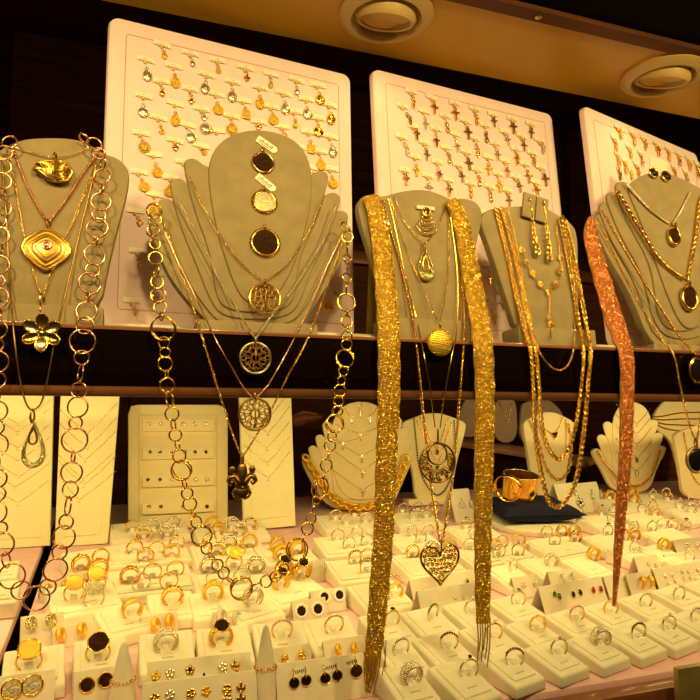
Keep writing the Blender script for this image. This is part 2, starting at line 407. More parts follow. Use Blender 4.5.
bust('fan_bust', 'large fanned taupe suede bust with three coin pendants pinned on', PB, fanB, base=(196, 316, 326, 336))
bust('necklace_bust', 'taupe suede bust wearing the gold glitter scarf', PC,
     [[(357, 210), (360, 197), (372, 193), (384, 196), (396, 192), (412, 189), (428, 189), (442, 194), (452, 199), (464, 197), (477, 201), (484, 212), (479, 238), (466, 290), (462, 335), (388, 335), (382, 290), (366, 240)]], base=(384, 468, 322, 340))
bust('necklace_bust', 'taupe suede bust with earring pad pinned at its neck', PD,
     [[(480, 222), (484, 211), (497, 207), (510, 206), (530, 205), (546, 207), (560, 215), (571, 222), (578, 232), (579, 262), (580, 338), (519, 338), (507, 300), (490, 248)]], base=(517, 592, 331, 346))
fanE = []
tipsE = [((597, 216), (758, 262)), ((603, 204), (752, 246)), ((610, 193), (744, 228)), ((619, 183), (734, 210))]
for k, ((lx, ly), (rx, ry)) in enumerate(tipsE):
    bt = 356 - k * 8; c = 690 - k * 2; hw = 38 - k * 4
    fanE.append([(lx - 4, ly + 6), (lx - 2, ly - 1), (lx + 6, ly - 3), (lx + 15, ly + 6), (680, ly + 12), (rx - 14, ry + 2), (rx - 4, ry - 2), (rx + 4, ry + 6),
                 (rx - 8, ry + (bt - ry) * .45), (c + hw, bt - 10), (c, bt + 2), (c - hw, bt - 8), (lx + 34, ly + (bt - ly) * .56), (lx + 10, ly + (bt - ly) * .28)])
fanE.append([(627, 188), (634, 180), (648, 172), (668, 172), (692, 182), (712, 196), (720, 216), (722, 250), (714, 290), (704, 318), (694, 330), (682, 326), (668, 296), (650, 244), (636, 208)])
bust('fan_bust', 'fanned taupe suede bust hung with dark oval coin pendants', PE, fanE, base=(652, 730, 348, 358))

# ================================================================== jewellery on the upper shelf
def drape(pl, px, py, off=.0028):
    w = pl.hit(px, py, off)
    if pl in (PA, PB, PC, PD, PE) and w.z < Z_TOP + .024: w = pl.hit(px, py, off + .0072)
    if w.z < Z_TOP + .001 and pl in (PA, PB, PC, PD, PE): w = HANG.hit(px, py)
    return w
def chain_mesh(path, style, s, nrm=Vector((0, -1, 0)), mb=None):
    """path in metres; s the chain's width in metres; every link is real geometry"""
    mb = mb or MB()
    def frames(step):
        P = smooth_path(path, step)
        for i, p in enumerate(P):
            t = (P[min(i + 1, len(P) - 1)] - P[max(i - 1, 0)])
            if t.length < 1e-9: continue
            t.normalize(); sd = nrm.cross(t)
            if sd.length < 1e-6: continue
            sd.normalize(); yield i, p, t, sd, t.cross(sd)
    def LM(p, t, sd, n_, rot):
        m = Matrix((t, sd * math.cos(rot) + n_ * math.sin(rot), n_ * math.cos(rot) - sd * math.sin(rot))).transposed().to_4x4(); return Matrix.Translation(p) @ m
    if style in ('cable', 'figaro'):
        for i, p, t, sd, n_ in frames(s * 1.15):
            lng = 1.5 if style == 'figaro' and i % 4 == 0 else 1.0
            mb.torus(s * .42, s * .15, 8, 4, LM(p, t, sd, n_, .5 if i % 2 else .5 + PI / 2), sx=1.75 * lng, sy=1.0)
    elif style == 'curb':
        for i, p, t, sd, n_ in frames(s * .62): mb.torus(s * .40, s * .17, 9, 5, LM(p, t, sd, n_, .75 if i % 2 else -.35) @ Matrix.Rotation(.35, 4, 'Z'), sx=1.35)
    elif style == 'box':
        for i, p, t, sd, n_ in frames(s * .8): mb.torus(s * .38, s * .2, 6, 4, LM(p, t, sd, n_, .4 if i % 2 else .4 + PI / 2), sx=1.3)
    elif style == 'rope':
        P = list(frames(s * .28)); A, B = [], []
        for i, p, t, sd, n_ in P:
            a = i * .62; q = (sd * math.cos(a) + n_ * math.sin(a)) * s * .30; A.append(p + q); B.append(p - q)
        mb.tube(A, s * .26, 5); mb.tube(B, s * .26, 5)
    elif style == 'snake':
        P = smooth_path(path, s * .45); N = len(P); mb.tube(P, lambda f: s * (.5 if int(f * (N - 1) + .5) % 2 else .42), 6)
    elif style == 'bead':
        for i, p, t, sd, n_ in frames(s * 1.25): mb.ell(p, s * .5, s * .5, s * .5, 6, 4)
    elif style == 'thin':
        mb.tube(smooth_path(path, s * 3), s * .5, 5)
    return mb
GROUPN = {}
def necklace(label, pl, left, right, style, wpx, m, off=.0028, name='chain_necklace', group=None, kind='stuff'):
    L = [drape(pl, x, y, off) for x, y in left]; R = [drape(pl, x, y, off) for x, y in right] if right else []
    low = min(L + R, key=lambda q: q.z)
    s = wpx * pl.scale(*left[-1])
    t = thing(name, label, 'necklace', low, group)
    mb = chain_mesh(L, style, s, -pl.n if False else pl.n)
    if R: chain_mesh(R, style, s, pl.n, mb)
    part(t, mb, 'chain', m, smooth=True, kind=kind)
    return t
def spot(pl, px, py, off=.003, rot=0.0):
    """frame for a pendant at that place: 1 unit = 1 photo pixel there; x right, y up, z to the street"""
    q = HANG if (pl in (PA, PB, PC, PD, PE) and pl.hit(px, py, off).z < Z_TOP + .001) else pl
    o = .001 if q is HANG else off
    return q.M(q.hit(px, py, o), rot) @ Matrix.Scale(q.scale(px, py), 4)
def bail(t, M, m, y=0, h=7, w=3.2):
    part(t, MB().torus(1, .32, 12, 5, M @ Matrix.Translation((0, y, .8)) @ Matrix.Rotation(PI / 2 - .5, 4, 'Y'), sx=w * .8, sy=h * .5, rz=1.0), 'bail', m)
def TR(x, y, z=0): return Matrix.Translation((x, y, z))
def RZ(a): return Matrix.Rotation(a, 4, 'Z')

def filigree(t, M, R, m, mi=None, seed=0):
    part(t, MB().torus(R - 1.1, 1.2, 40, 6, M), 'rim', m, True)
    f = MB(); rnd = random.Random(seed)
    f.torus(R * .24, .6, 14, 4, M)
    for k in range(8):
        a = 2 * PI * k / 8 + seed; f.torus(R * .19, .55, 12, 4, M @ RZ(a) @ TR(R * .47, 0)); f.torus(R * .13, .5, 10, 4, M @ RZ(a + PI / 8) @ TR(R * .72, 0))
        f.torus(R * .30, .5, 10, 4, M @ RZ(a + .2) @ TR(R * .66, 0), a0=-1.2, a1=1.6)
        f.tube([(math.cos(a) * R * .2, math.sin(a) * R * .2, 0), (math.cos(a + .12) * R * .55, math.sin(a + .12) * R * .55, .3), (math.cos(a) * R * .9, math.sin(a) * R * .9, 0)], .55, 4, M=M)
        f.ell((math.cos(a + .4) * R * .6, math.sin(a + .4) * R * .6, .2), 1.0, 1.0, .6, 6, 4, M)
    f.tube([(0, -R * .92, 0), (.3, 0, .4), (0, R * .92, 0)], .7, 4, M=M)
    part(t, f, 'filigree', mi or m, True)
def paper_tag(t, M, w, h, sub=None):
    tg = part(t, MB().prism([(-w / 2, -h / 2), (w / 2 - h * .3, -h / 2), (w / 2, -h * .15), (w / 2, h * .2), (w / 2 - h * .3, h / 2), (-w / 2, h / 2)], 0, .35, 0, M), 'price_tag', m_tag, False)
    p = MB()
    for i in range(9): p.box(-w * .38 + i * w * .075, -w * .38 + i * w * .075 + w * .04, -h * .12, h * (.05 + .12 * ((i * 7) % 3)), .36, .42, M)
    p.box(-w * .38, w * .25, -h * .32, -h * .25, .36, .42, M)
    part(t, p, 'print', m_ink, False, sub=tg)

# ---- bust A
SP = [(14, 147), (30, 152), (50, 157)]
t = necklace('thin gold choker with a curled ribbed shell pendant', PA, [(12, 146), (30, 152), (52, 158)], [(56, 158), (72, 155), (92, 146)], 'thin', 1.0, m_gold)
M = spot(PA, 54, 172, .006); bail(t, spot(PA, 55, 157, .004), m_gold, 0, 8, 3)
body = MB().ell((2, 0, 0), 15, 11, 5, 24, 12, M).ell((-11, 3, 1), 8, 4.5, 3, 14, 8, M @ RZ(.15))
sb_ = part(t, body, 'shell', m_dkgold, True); rb_ = MB()
for k in range(11):
    f = -1 + 2 * k / 10
    rb_.tube([(x, y, z + .4) for x, y, z in [(-18, 5, 1.5), (-10, 4 + f * 3.5, 4.0 - abs(f)), (0, f * 8.5 + .5, 5.6 - 3.2 * f * f), (9, f * 9.5, 5.0 - 4 * f * f), (16, f * 6.0 - .5, 1.2)]], .75, 5, M=M)
part(t, rb_, 'ribs', m_gold, True, sub=sb_)
part(t, MB().tube([(-18, 5, 2), (-8, 9, 3), (4, 11, 3), (13, 8, 3), (17, 1, 2), (13, -8, 2), (4, -11, 2), (-6, -7, 3), (-14, 0, 3)], 1.0, 5, True, M), 'shell_rim', m_gold, True, sub=sb_)

t = necklace('gold rope chain with a kite pendant of nested diamond frames', PA, [(13, 149), (24, 178), (36, 203), (47, 221)], [(50, 221), (66, 200), (84, 172), (98, 154)], 'rope', 2.6, m_rose)
M = spot(PA, 46.5, 248, .004); bail(t, spot(PA, 48.5, 224, .004), m_gold, 0, 9, 3.5)
kite = lambda k: [(x * k, y * k + (1 - k) * 2, 0) for x, y in chaikin([(-6, 19), (6, 19), (27, -1), (3, -23), (-3, -23), (-27, -1)], 2)]
part(t, MB().prism([q[:2] for q in kite(.98)], -.8, 0, .3, M), 'backplate', m_dkgold)
for k, mm, r in ((1, m_gold, 1.5), (.80, m_goldy, 1.2), (.62, m_antique, 1.4), (.44, m_goldy, 1.1)): part(t, MB().tube(kite(k), r, 5, True, M), 'nested_frame', mm, True)
part(t, MB().torus(4, 1.3, 16, 6, M @ TR(0, 3, .8)).ell((0, 3, .6), 3, 3, 1.2, 10, 5, M), 'centre_stone', m_rose, True)

t = necklace('gold cable chain with a six petalled flower pendant', PA, [(8, 152), (16, 190), (26, 245), (40, 293)], [(44, 293), (58, 258), (76, 215), (97, 160)], 'cable', 2.4, m_gold)
M = spot(PA, 42, 333, .004); bail(t, spot(PA, 42, 300, .004), m_gold, 0, 12, 4); bail(t, spot(PA, 42, 310, .004), m_gold, 0, 5, 4)
for k in range(6):
    a = PI / 2 + k * PI / 3; pm = M @ RZ(a) @ TR(3, 0) @ Matrix.Rotation(-.25, 4, 'Y')
    leaf = [(0, 0), (4, 4.0), (9, 5.6), (14, 4.6), (17.5, 0), (14, -4.6), (9, -5.6), (4, -4.0)]
    lf = chaikin(leaf, 2); N = len(lf)
    vs = [(9, 0, -1.2)] + [(9 + (x - 9) * .55, y * .55, -.6) for x, y in lf] + [(x, y, .8) for x, y in lf]
    fs = [(0, 1 + i, 1 + (i + 1) % N) for i in range(N)] + [(1 + i, 1 + N + i, 1 + N + (i + 1) % N, 1 + (i + 1) % N) for i in range(N)]
    pt = part(t, MB().add(vs, fs, pm), 'petal', m_steel if k % 2 else m_gold, True)
    part(t, MB().tube([(x, y, .8) for x, y in lf], .75, 5, True, pm), 'petal_rim', m_gold, True, sub=pt)
part(t, MB().ell((0, 0, 1), 3, 3, 2, 10, 6, M), 'flower_centre', m_steel, True)

t = necklace('dark snake chain with an open pave teardrop pendant', PA, [(2, 160), (6, 210), (9, 270), (14, 335), (20, 380), (26, 403), (31, 410)], [(34, 410), (41, 403), (47, 382), (55, 340), (64, 300), (78, 240), (96, 165)], 'snake', 1.9, m_antique)
M = spot(PA, 34, 441, .004); bail(t, spot(PA, 32.5, 416, .004), m_antique, 0, 12, 4)
tear = [(.2 * math.sin(a) * 0 + 12.5 * math.sin(a) * (math.sin(a / 2)) ** 1.4, 18 + (-42 * (1 - math.cos(a)) / 2), 0) for a in [2 * PI * i / 36 for i in range(36)]]
part(t, MB().tube(tear, lambda f: 1.1 + 2.2 * math.sin(PI * f) ** 3, 6, True, M), 'teardrop', m_paveg, True)
part(t, MB().tube([(x * .42 - 1, y * .42 + 7, 1) for x, y, z in tear], 1.1, 5, True, M), 'inner_loop', m_antique, True)
part(t, MB().tube([(1, 15, .6), (-5, 5, 1), (-9, -8, .6), (-10, -16, 0)], 1.0, 5, False, M), 'scroll', m_paveg, True)

# ---- ring chains: every link a part of its own
def ring_chain(label, pl, links, m, wire=1.0, m2=None):
    W = [drape(pl, l[0], l[1], .006) for l in links]
    t = thing('ring_link_necklace', label, 'necklace', min(W, key=lambda q: q.z))
    rnd = random.Random(len(links))
    for i, l in enumerate(links):
        x, y, r = l[:3]; k = l[3] if len(l) > 3 else ''
        a = links[max(i - 1, 0)]; b = links[min(i + 1, len(links) - 1)]; ang = math.atan2(-(b[1] - a[1]), b[0] - a[0])
        M = spot(pl, x, y, .007)
        M = TRW((0, -.004, 0)) @ M
        tilt = 1.25 if k == 'e' else rnd.uniform(-.45, .45)
        loc = M @ RZ(ang) @ Matrix.Rotation(tilt, 4, 'X')
        key = ('link', round(r * 2) / 2, m.name, wire)
        sc = M.to_scale()[0]
        me = shared(key, lambda: MB().torus(key[1], wire, 28, 6).mesh('link', m, True))
        base = t.matrix_basis.inverted()
        link('link', me, t, base @ loc)
        if k == 'd': link('link', me, t, base @ M @ RZ(ang) @ Matrix.Rotation(tilt + .45, 4, 'X') @ Matrix.Rotation(.3, 4, 'Y'))
    return t
def TRW(v): return Matrix.Translation(v)
LA = [(17, 138, 7), (30, 137, 5, 'e')]
LA_r = [(84, 140, 5, 'e'), (94, 146, 7), (99, 155, 6), (103, 164, 7, 'e'), (102, 178, 8), (101, 203, 9), (102, 191, 6, 'e'), (99, 217, 6.5), (97.3, 229, 10), (96, 242, 6, 'e'), (94.7, 256, 10), (92.7, 271, 6.5), (90, 284, 10.5), (88.5, 297, 5, 'e'), (86.7, 311.7, 9.5), (85, 326, 8.3), (82.7, 342, 12), (82, 358, 7), (80.7, 373, 8.5, 'e'),
        (78.7, 390, 7.3), (78, 407, 10), (76, 422.7, 6), (75, 440, 12), (73.5, 457, 6, 'e'), (72, 472, 10), (70.7, 489, 8), (68.4, 505.5, 9.5, 'e'), (66.6, 521, 7), (64.3, 536.3, 11), (60, 551, 7), (56, 568.7, 11), (48.4, 585.6, 7.5), (37, 597, 12), (21.5, 588.8, 8.5), (12.6, 575, 12), (7, 559, 7.5, 'e'), (3, 543, 11.5), (1.5, 527.5, 6), (-3, 511, 11), (-1, 493, 7), (-2, 478, 9),
        (-3, 462, 7, 'e'), (-3, 445, 11), (-2, 427, 7), (-3, 411, 10), (-2, 395, 6, 'e'), (-2, 380, 8), (-3, 362, 11), (-2, 345, 6), (-2, 330, 9), (-1, 314, 6, 'e'), (-2, 298, 10), (-1, 282, 6), (-1, 266, 10), (0, 250, 6, 'e'), (0, 237, 9), (1, 222, 6), (2, 208, 9), (3, 194, 6, 'e'), (3, 182, 8), (4, 168, 7), (5, 154, 7), (10, 144, 7)]
ring_chain('long rose gold necklace of plain round rings on the suede bust with flower pendant', PA, LA_r, m_rose, .95)
LB_ = [(154, 212, 7, 'd'), (155, 221, 6), (153, 231.7, 6.5), (154.7, 245, 5), (155.3, 259, 6.5), (156, 272, 6, 'e'), (156.7, 283, 6), (158, 296, 7), (160, 308, 6), (161, 317, 4, 'e'), (163, 329, 12, 'd'), (163.7, 343, 5.7), (164.7, 353, 5), (165, 364, 7), (166.3, 374, 4, 'e'), (167, 385, 7), (169.3, 399, 8.5, 'e'), (171.7, 414, 6.5), (173, 424.5, 5.5, 'e'), (175, 435, 6.2), (177, 445, 5, 'e'),
       (179, 456, 6.7), (181, 470, 10, 'd'), (184, 483, 5, 'e'), (186.7, 493, 5.7), (189.3, 503.4, 6.7), (193, 513, 4, 'e'), (195.7, 521.4, 5.5), (201, 535, 10, 'd'), (206, 547, 6), (211, 556, 5, 'e'), (216.8, 564, 5.7), (223, 572, 5.5), (229, 579, 5, 'e'), (240.7, 587, 11, 'd'), (255, 583, 6, 'e'), (265, 580.4, 5.7), (274.7, 575, 6.2), (283, 567.6, 4.6), (289.6, 559, 5, 'e'), (296, 548.8, 10.5, 'd'),
       (302.4, 538, 5, 'e'), (306.3, 528, 6), (309.6, 518, 5.2), (312, 508, 5, 'e'), (315.3, 499.6, 4.5), (319, 487.5, 10, 'd'), (323, 476, 5, 'e'), (325, 465, 6.2), (327, 455, 4, 'e'), (328.7, 445.6, 5.4), (330.7, 436, 5.7), (333.3, 423.7, 9, 'd'), (336.4, 411, 5), (337.5, 401, 5.2), (338.9, 390.6, 6), (340.4, 380.7, 4.7), (342, 371.7, 4.7), (343.5, 359, 9, 'd'), (345.4, 345, 5.6), (345.4, 336, 5.2),
       (346.4, 329, 4, 'e'), (345.5, 322, 5.8), (346, 313, 4, 'e'), (345, 303, 9), (345, 289, 5, 'e'), (345.6, 279, 5), (346, 269, 5, 'e'), (346, 260, 4.5), (346, 250, 7, 'e'), (346, 238, 5.5), (344, 228, 5)]
ring_chain('long yellow gold necklace of single and doubled rings on the fanned bust', PB, LB_, m_gold, .9)

# ---- bust B
def pinned_coin(label, px, py, R, face, bez, tag=None, beads=0):
    M = spot(PB, px, py, .0012)
    t = thing('coin_pendant', label, 'pendant', PB.hit(px, py, .001))
    part(t, MB().lathe([(R - .5, 0), (R - .5, 1.6), (R * .8, 2.0), (.01, 2.1)], 28, M), 'coin', face)
    bz = part(t, MB().torus(R, 1.25, 36, 6, M @ TR(0, 0, 1)), 'bezel', bez, True)
    if beads:
        b_ = MB()
        for k in range(beads): a = 2 * PI * k / beads; b_.ell((math.cos(a) * (R + 1.6), math.sin(a) * (R + 1.6), 1), 1.1, 1.1, 1.1, 6, 4, M)
        part(t, b_, 'beading', bez, True, sub=bz)
    bail(t, M, bez, R + 3, 6, 3.5)
    if tag: paper_tag(t, spot(PB, tag[0], tag[1], .0008, tag[2]), 23, 8)
    return t
pinned_coin('dark brown coin in plain gold bezel pinned beneath tilted tag', 263, 163, 10.5, m_onyx, m_gold, (267, 145, -.55))
pinned_coin('pale old coin in ribbed gold bezel pinned on fanned bust', 264.5, 202, 11, m_coin, m_gold, (266, 183, -.65), 24)
pinned_coin('dark brown coin in wide beaded gold bezel pinned on fanned bust', 265, 243, 13.5, m_onyx, m_gold, None, 30)
t = necklace('yellow gold cable chain with openwork tree medallion on the fanned bust', PB, [(190, 178), (200, 200), (218, 232), (240, 262), (262, 280)], [(267, 280), (286, 266), (300, 246), (314, 222), (324, 196)], 'cable', 2.0, m_gold)
M = spot(PB, 265, 298.5, .004); filigree(t, M, 16.5, m_gold, m_antique, 1); bail(t, M, m_gold, 17.5, 6, 3)
t = necklace('grey gold curb chain with dark openwork medallion in front of the fascia', PB, [(178, 199), (190, 222), (206, 252), (226, 292), (254, 337)], [(257, 337), (272, 315), (290, 293), (310, 262), (324, 238), (335, 206)], 'curb', 2.0, m_steel)
M = spot(PB, 255.5, 358, .004); filigree(t, M, 16.5, m_steel, m_antique, 2); bail(t, M, m_steel, 18, 7, 3)
t = necklace('rose gold snake chain with openwork tree medallion below the fascia', PB, [(164, 230), (178, 262), (196, 298), (216, 340), (232, 368), (244, 388), (253, 397)], [(257, 397), (268, 385), (284, 358), (302, 322), (322, 278), (343, 232)], 'snake', 1.5, m_rose)
M = spot(PB, 255, 414, .004); filigree(t, M, 17, m_antique, m_antique, 3); bail(t, M, m_antique, 18, 7, 3.5)
t = necklace('gold figaro chain with antique gold fleur-de-lis pendant', PB, [(163, 222), (174, 252), (188, 292), (203, 340), (220, 395), (232, 432), (241, 455)], [(244, 455), (256, 436), (272, 408), (288, 376), (306, 342), (326, 290), (345, 236)], 'figaro', 2.3, m_gold)
M = spot(PB, 242, 481, .004); bail(t, M, m_antique, 22, 10, 3.5)
f = MB().ell((0, 6, .5), 5.4, 13, 3, 12, 8, M).ell((0, -11, .5), 6.5, 7, 2.4, 10, 6, M); part(t, f, 'central_petal', m_antique, True)
for sx in (-1, 1):
    f = MB().tube([(sx * x, y, .6) for x, y in ((2, -5), (4, 0), (8, 5), (12, 4), (13.5, 0), (11, -2.5), (9.5, 0))], lambda k: 3.6 - 1.5 * k, 7, M=M)
    f.tube([(sx * x, y, .4) for x, y in ((2, -6), (6, -8), (8, -12), (6, -15), (2, -17))], 2.2, 6, M=M)
    f.ell((sx * 10, 11, .4), 3.6, 4.6, 1.4, 8, 5, M).tube([(sx * 4, 2, .4), (sx * 9, 9, .4)], .6, 4, M=M)
    part(t, f, 'side_petal', m_antique, True)
part(t, MB().tube([(-7, -6, 1.2), (0, -6, 2.4), (7, -6, 1.2)], 1.5, 6, M=M), 'band', m_antique, True)

# ---- glitter scarves
def scarf(label, pl, strips, tassels, m, mr, name='mesh_scarf_necklace'):
    W = [drape(pl, x, y) for s_ in strips for x, y, h in s_]
    t = thing(name, label, 'necklace', min(W, key=lambda q: q.z))
    rnd = random.Random(5)
    for s_ in strips:
        C = [drape(pl, x, y, .006) for x, y, h in s_]
        hw = [h * (HANG if W[0] is None else pl).scale(x, y) for x, y, h in s_]
        st = .0015; P = smooth_path(C, st); N = len(P)
        def half(f):
            k = f * (len(hw) - 1); i = min(int(k), len(hw) - 2); return hw[i] + (hw[i + 1] - hw[i]) * (k - i)
        # arc-length to index
        acc = [0]
        for i in range(1, len(C)): acc.append(acc[-1] + (C[i] - C[i - 1]).length)
        def half_at(f):
            d = f * acc[-1]
            for i in range(1, len(acc)):
                if d <= acc[i] or i == len(acc) - 1:
                    k = (d - acc[i - 1]) / max(1e-9, acc[i] - acc[i - 1]); return hw[i - 1] + (hw[i] - hw[i - 1]) * min(1, k)
        rb = MB(); sq = MB(); cr = MB(); rv = []
        for i, p in enumerate(P):
            tg = (P[min(i + 1, N - 1)] - P[max(i - 1, 0)]).normalized(); sd = tg.cross(Vector((0, -1, 0))).normalized(); nn = sd.cross(tg).normalized()
            if nn.y > 0: nn = -nn
            h = half_at(i / (N - 1)) * (1 + .04 * math.sin(i * .35))
            rv += [p - sd * h, p - sd * h * .4 + nn * .0012, p + sd * h * .4 + nn * .0012, p + sd * h, p + sd * h - nn * .0012, p - sd * h - nn * .0012]
            nc = max(2, int(2 * h / .0015))
            for c in range(nc):
                u = -1 + 2 * (c + .5 + (.25 if i % 2 else -.25)) / nc
                ctr = p + sd * h * u + nn * (.0018 - .0010 * u * u)
                n2 = (nn + Vector((rnd.uniform(-1, 1), rnd.uniform(-1, 1), rnd.uniform(-1, 1))) * .8).normalized(); x = n2.cross(tg).normalized() * .00086; y = n2.cross(x).normalized() * .00086
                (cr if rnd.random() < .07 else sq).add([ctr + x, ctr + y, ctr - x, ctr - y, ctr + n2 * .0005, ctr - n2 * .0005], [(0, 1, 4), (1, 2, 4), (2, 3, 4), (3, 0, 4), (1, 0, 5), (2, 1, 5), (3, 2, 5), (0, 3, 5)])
        fs = [(i * 6 + k, i * 6 + (k + 1) % 6, (i + 1) * 6 + (k + 1) % 6, (i + 1) * 6 + k) for i in range(N - 1) for k in range(6)] + [(0, 1, 2, 3, 4, 5), tuple((N - 1) * 6 + k for k in range(5, -1, -1))]
        rbp = part(t, rb.add(rv, fs), 'mesh_strip', mr, True)
        part(t, sq, 'beads', m, False, kind='stuff', sub=rbp); part(t, cr, 'glint_beads', m_glint if m is m_glit else m, False, kind='stuff', sub=rbp)  # a few gold scarf beads are paler, as painted glints
    for (x0, y0, x1, y1, r) in tassels:
        a, b = HANG.hit(x0, y0, .006), HANG.hit(x1, y1, .006)
        s = HANG.scale(x0, y0); part(t, chain_mesh([a, a * .5 + b * .5 + Vector((.0008, -.001, 0)), b], 'snake', r * s), 'tassel_strand', m, True)
    return t
rnd = random.Random(3)
ts = [(364 + k * 3.4, 655 + rnd.uniform(-6, 4), 366 + k * 1.3 + rnd.uniform(-1, 1), 686 + rnd.uniform(-14, 12), 1.8) for k in range(6)] + [(386, 640, 382, 676, 1.2), (383, 640, 385, 672, 1.2)]
ts += [(477 + k * 2.6, 616 + rnd.uniform(-3, 3), 477 + k * 2.0, 656 + rnd.uniform(-6, 14), 1.6) for k in range(6)]
scarf('gold glitter mesh scarf with fringed ends hanging to the ring blocks', PC,
      [[(370, 196, 8), (376, 212, 10), (381, 240, 10.5), (385, 280, 11), (388, 320, 11.5), (389, 350, 11.5), (389, 400, 11.5), (386, 470, 11), (384, 530, 10.5), (380, 580, 10.5), (375, 640, 9.5), (371, 664, 8), (368, 694, 3)],
       [(451, 200, 7), (461, 222, 9), (469, 262, 10), (477, 305, 11), (483, 345, 11), (485, 400, 10.5), (484, 470, 10.5), (483, 540, 9.5), (483, 600, 8.5), (483, 624, 7)]], ts, m_glit, m_ribg)
scarf('copper glitter mesh scarf tapering to a point', PE,
      [[(593, 219, 5), (590, 232, 7), (593, 246, 9), (602, 278, 10.5), (613, 315, 11), (622, 342, 11), (627, 360, 8.5), (627, 400, 8.2), (626, 450, 8), (622, 500, 7), (618, 555, 5), (614, 607, 1.5)]], [], m_glitp, m_ribp)

# ---- bust C
t = necklace('thick gold rope chain with openwork heart pendant', PC, [(383, 200), (392, 235), (402, 272), (414, 327), (420, 380), (425, 430), (431, 485), (440, 542)], [(443, 542), (447, 515), (451.5, 485), (457, 431), (461, 380), (464, 333), (461, 270), (453, 208)], 'rope', 3.0, m_gold)
M = spot(PC, 440, 564, .004); bail(t, spot(PC, 441, 546, .004), m_antique, 0, 9, 4)
def heart(k):
    pts = []
    for i in range(48):
        a = 2 * PI * i / 48; pts.append((k * 1.32 * 16 * math.copysign(abs(math.sin(a)) ** 2.5, math.sin(a)) , k * 1.33 * (13 * math.cos(a) - 5 * math.cos(2 * a) - 2 * math.cos(3 * a) - math.cos(4 * a)) + 2 * k, 0))
    return pts
part(t, MB().tube(heart(1), 1.3, 6, True, M), 'heart_rim', m_gold, True)
f = MB(); rnd = random.Random(11); HP = heart(.93)
def inside(x, y, poly):
    c = False; n = len(poly)
    for i in range(n):
        x0, y0 = poly[i][:2]; x1, y1 = poly[i - 1][:2]
        if (y0 > y) != (y1 > y) and x < (x1 - x0) * (y - y0) / (y1 - y0) + x0: c = not c
    return c
fl = MB()
for j in range(-6, 6):
    for i in range(-6, 6):
        x, y = i * 4.4 + (2.2 if j % 2 else 0) + rnd.uniform(-.7, .7), j * 4.0 + rnd.uniform(-.7, .7)
        if inside(x, y, HP):
            a0 = rnd.uniform(0, 1)
            for k in range(5):
                a = a0 + k * 2 * PI / 5; fl.ell((x + 1.4 * math.cos(a), y + 1.4 * math.sin(a), .2), 1.15, .95, .5, 6, 4, M)
            fl.tube([(x, y, -.2), (x + 4.4, y, -.2)] if inside(x + 4.4, y, HP) else [(x, y, -.2), (x + 2, y + 1, -.2)], .5, 4, M=M)
part(t, fl, 'flower_openwork', m_gold, True)
t = necklace('fine gold chain with crescent openwork disc pendant', PC, [(388, 198), (394, 222), (404, 270), (416, 317), (424, 355), (430, 387), (435, 428)], [(440, 428), (446, 387), (452, 355), (457, 325), (457, 270), (449, 205)], 'snake', 1.4, m_gold)
M = spot(PC, 437.5, 462.5, .004); bail(t, spot(PC, 437.5, 436, .004), m_antique, 0, 12, 5)
part(t, MB().torus(19.5, 1.1, 40, 6, M), 'outer_rim', m_antique, True)
part(t, MB().torus(10.5, 1.1, 30, 6, M @ TR(0, 8.5)), 'inner_ring', m_antique, True)
f = MB(); rnd = random.Random(4)
for k in range(22):
    a = -PI * .5 + (k - 10.5) * .235; ri = 14.2 if abs(a + PI / 2) > 1.1 else rnd.choice((10.5, 15)); 
    q = (ri * math.cos(a), ri * math.sin(a))
    if (q[0] ** 2 + (q[1] - 8.5) ** 2) ** .5 > 12:
        f.torus(2.7, 1.05, 10, 4, M @ TR(*q) @ RZ(rnd.uniform(0, 6)), a0=0, a1=4.4); f.tube([(q[0] * .8, q[1] * .8 + 1, 0), (q[0] * 1.02, q[1] * 1.02, .2), (q[0] * 1.28, q[1] * 1.28, 0)], 1.0, 4, M=M)
part(t, f, 'scroll_openwork', m_antique, True)
t = necklace('gold cable chain with striped pave disc pendant', PC, [(390, 199), (400, 232), (416, 272), (437, 320)], [(440, 320), (446, 290), (449, 255), (449, 206)], 'cable', 1.7, m_gold)
M = spot(PC, 440, 342.5, .004); bail(t, M, m_gold, 17, 7, 3)
part(t, MB().ell((0, 0, 0), 14, 14, 4.5, 24, 10, M), 'disc', m_goldy, True)
f = MB()
for j in range(-5, 6):
    y = j * 2.3; w = (13.5 ** 2 - y * y) ** .5 if abs(y) < 13.5 else 0; n = int(w)
    for k in range(-n // 2, n // 2 + 1):
        x = k * 2.0; z = 4.5 * max(0, 1 - (x * x + y * y) / 196) ** .5; f.ell((x, y, z), .9, .7, .6, 5, 4, M @ RZ(-.15))
part(t, f, 'pave_rows', m_paveg, True)
t = necklace('fine gold cable chain with pave teardrop pendant', PC, [(394, 197), (405, 222), (423, 244)], [(425, 244), (437, 228), (446, 204)], 'cable', 1.4, m_gold)
M = spot(PC, 425.5, 264, .004); bail(t, M, m_gold, 18, 8, 3.4)
tr = [(x * .85, y * .75 + 3, 0) for x, y, z in tear]
part(t, MB().tube(tr, lambda k: 1 + 1.6 * math.sin(PI * k) ** 3, 6, True, M), 'teardrop', m_paveg, True)
part(t, MB().tube([(x * .4, y * .4 + 2, .4) for x, y, z in tear], .8, 5, True, M), 'inner_drop', m_gold, True)
part(t, MB().prism([(x * .93, y * .93) for x, y, z in tr[13:24]], 0, 1.2, .3, M), 'pave_base', m_paveg)
t = thing('filigree_brooch', 'gold drop of nested crescents pinned near the neck of the glitter scarf bust', 'pendant', PC.hit(427, 220, .002))
M = spot(PC, 426.5, 220, .003)
part(t, MB().bbox(-10, 10, 11, 15, -1.5, 0, .4, M), 'backing_bar', m_card)
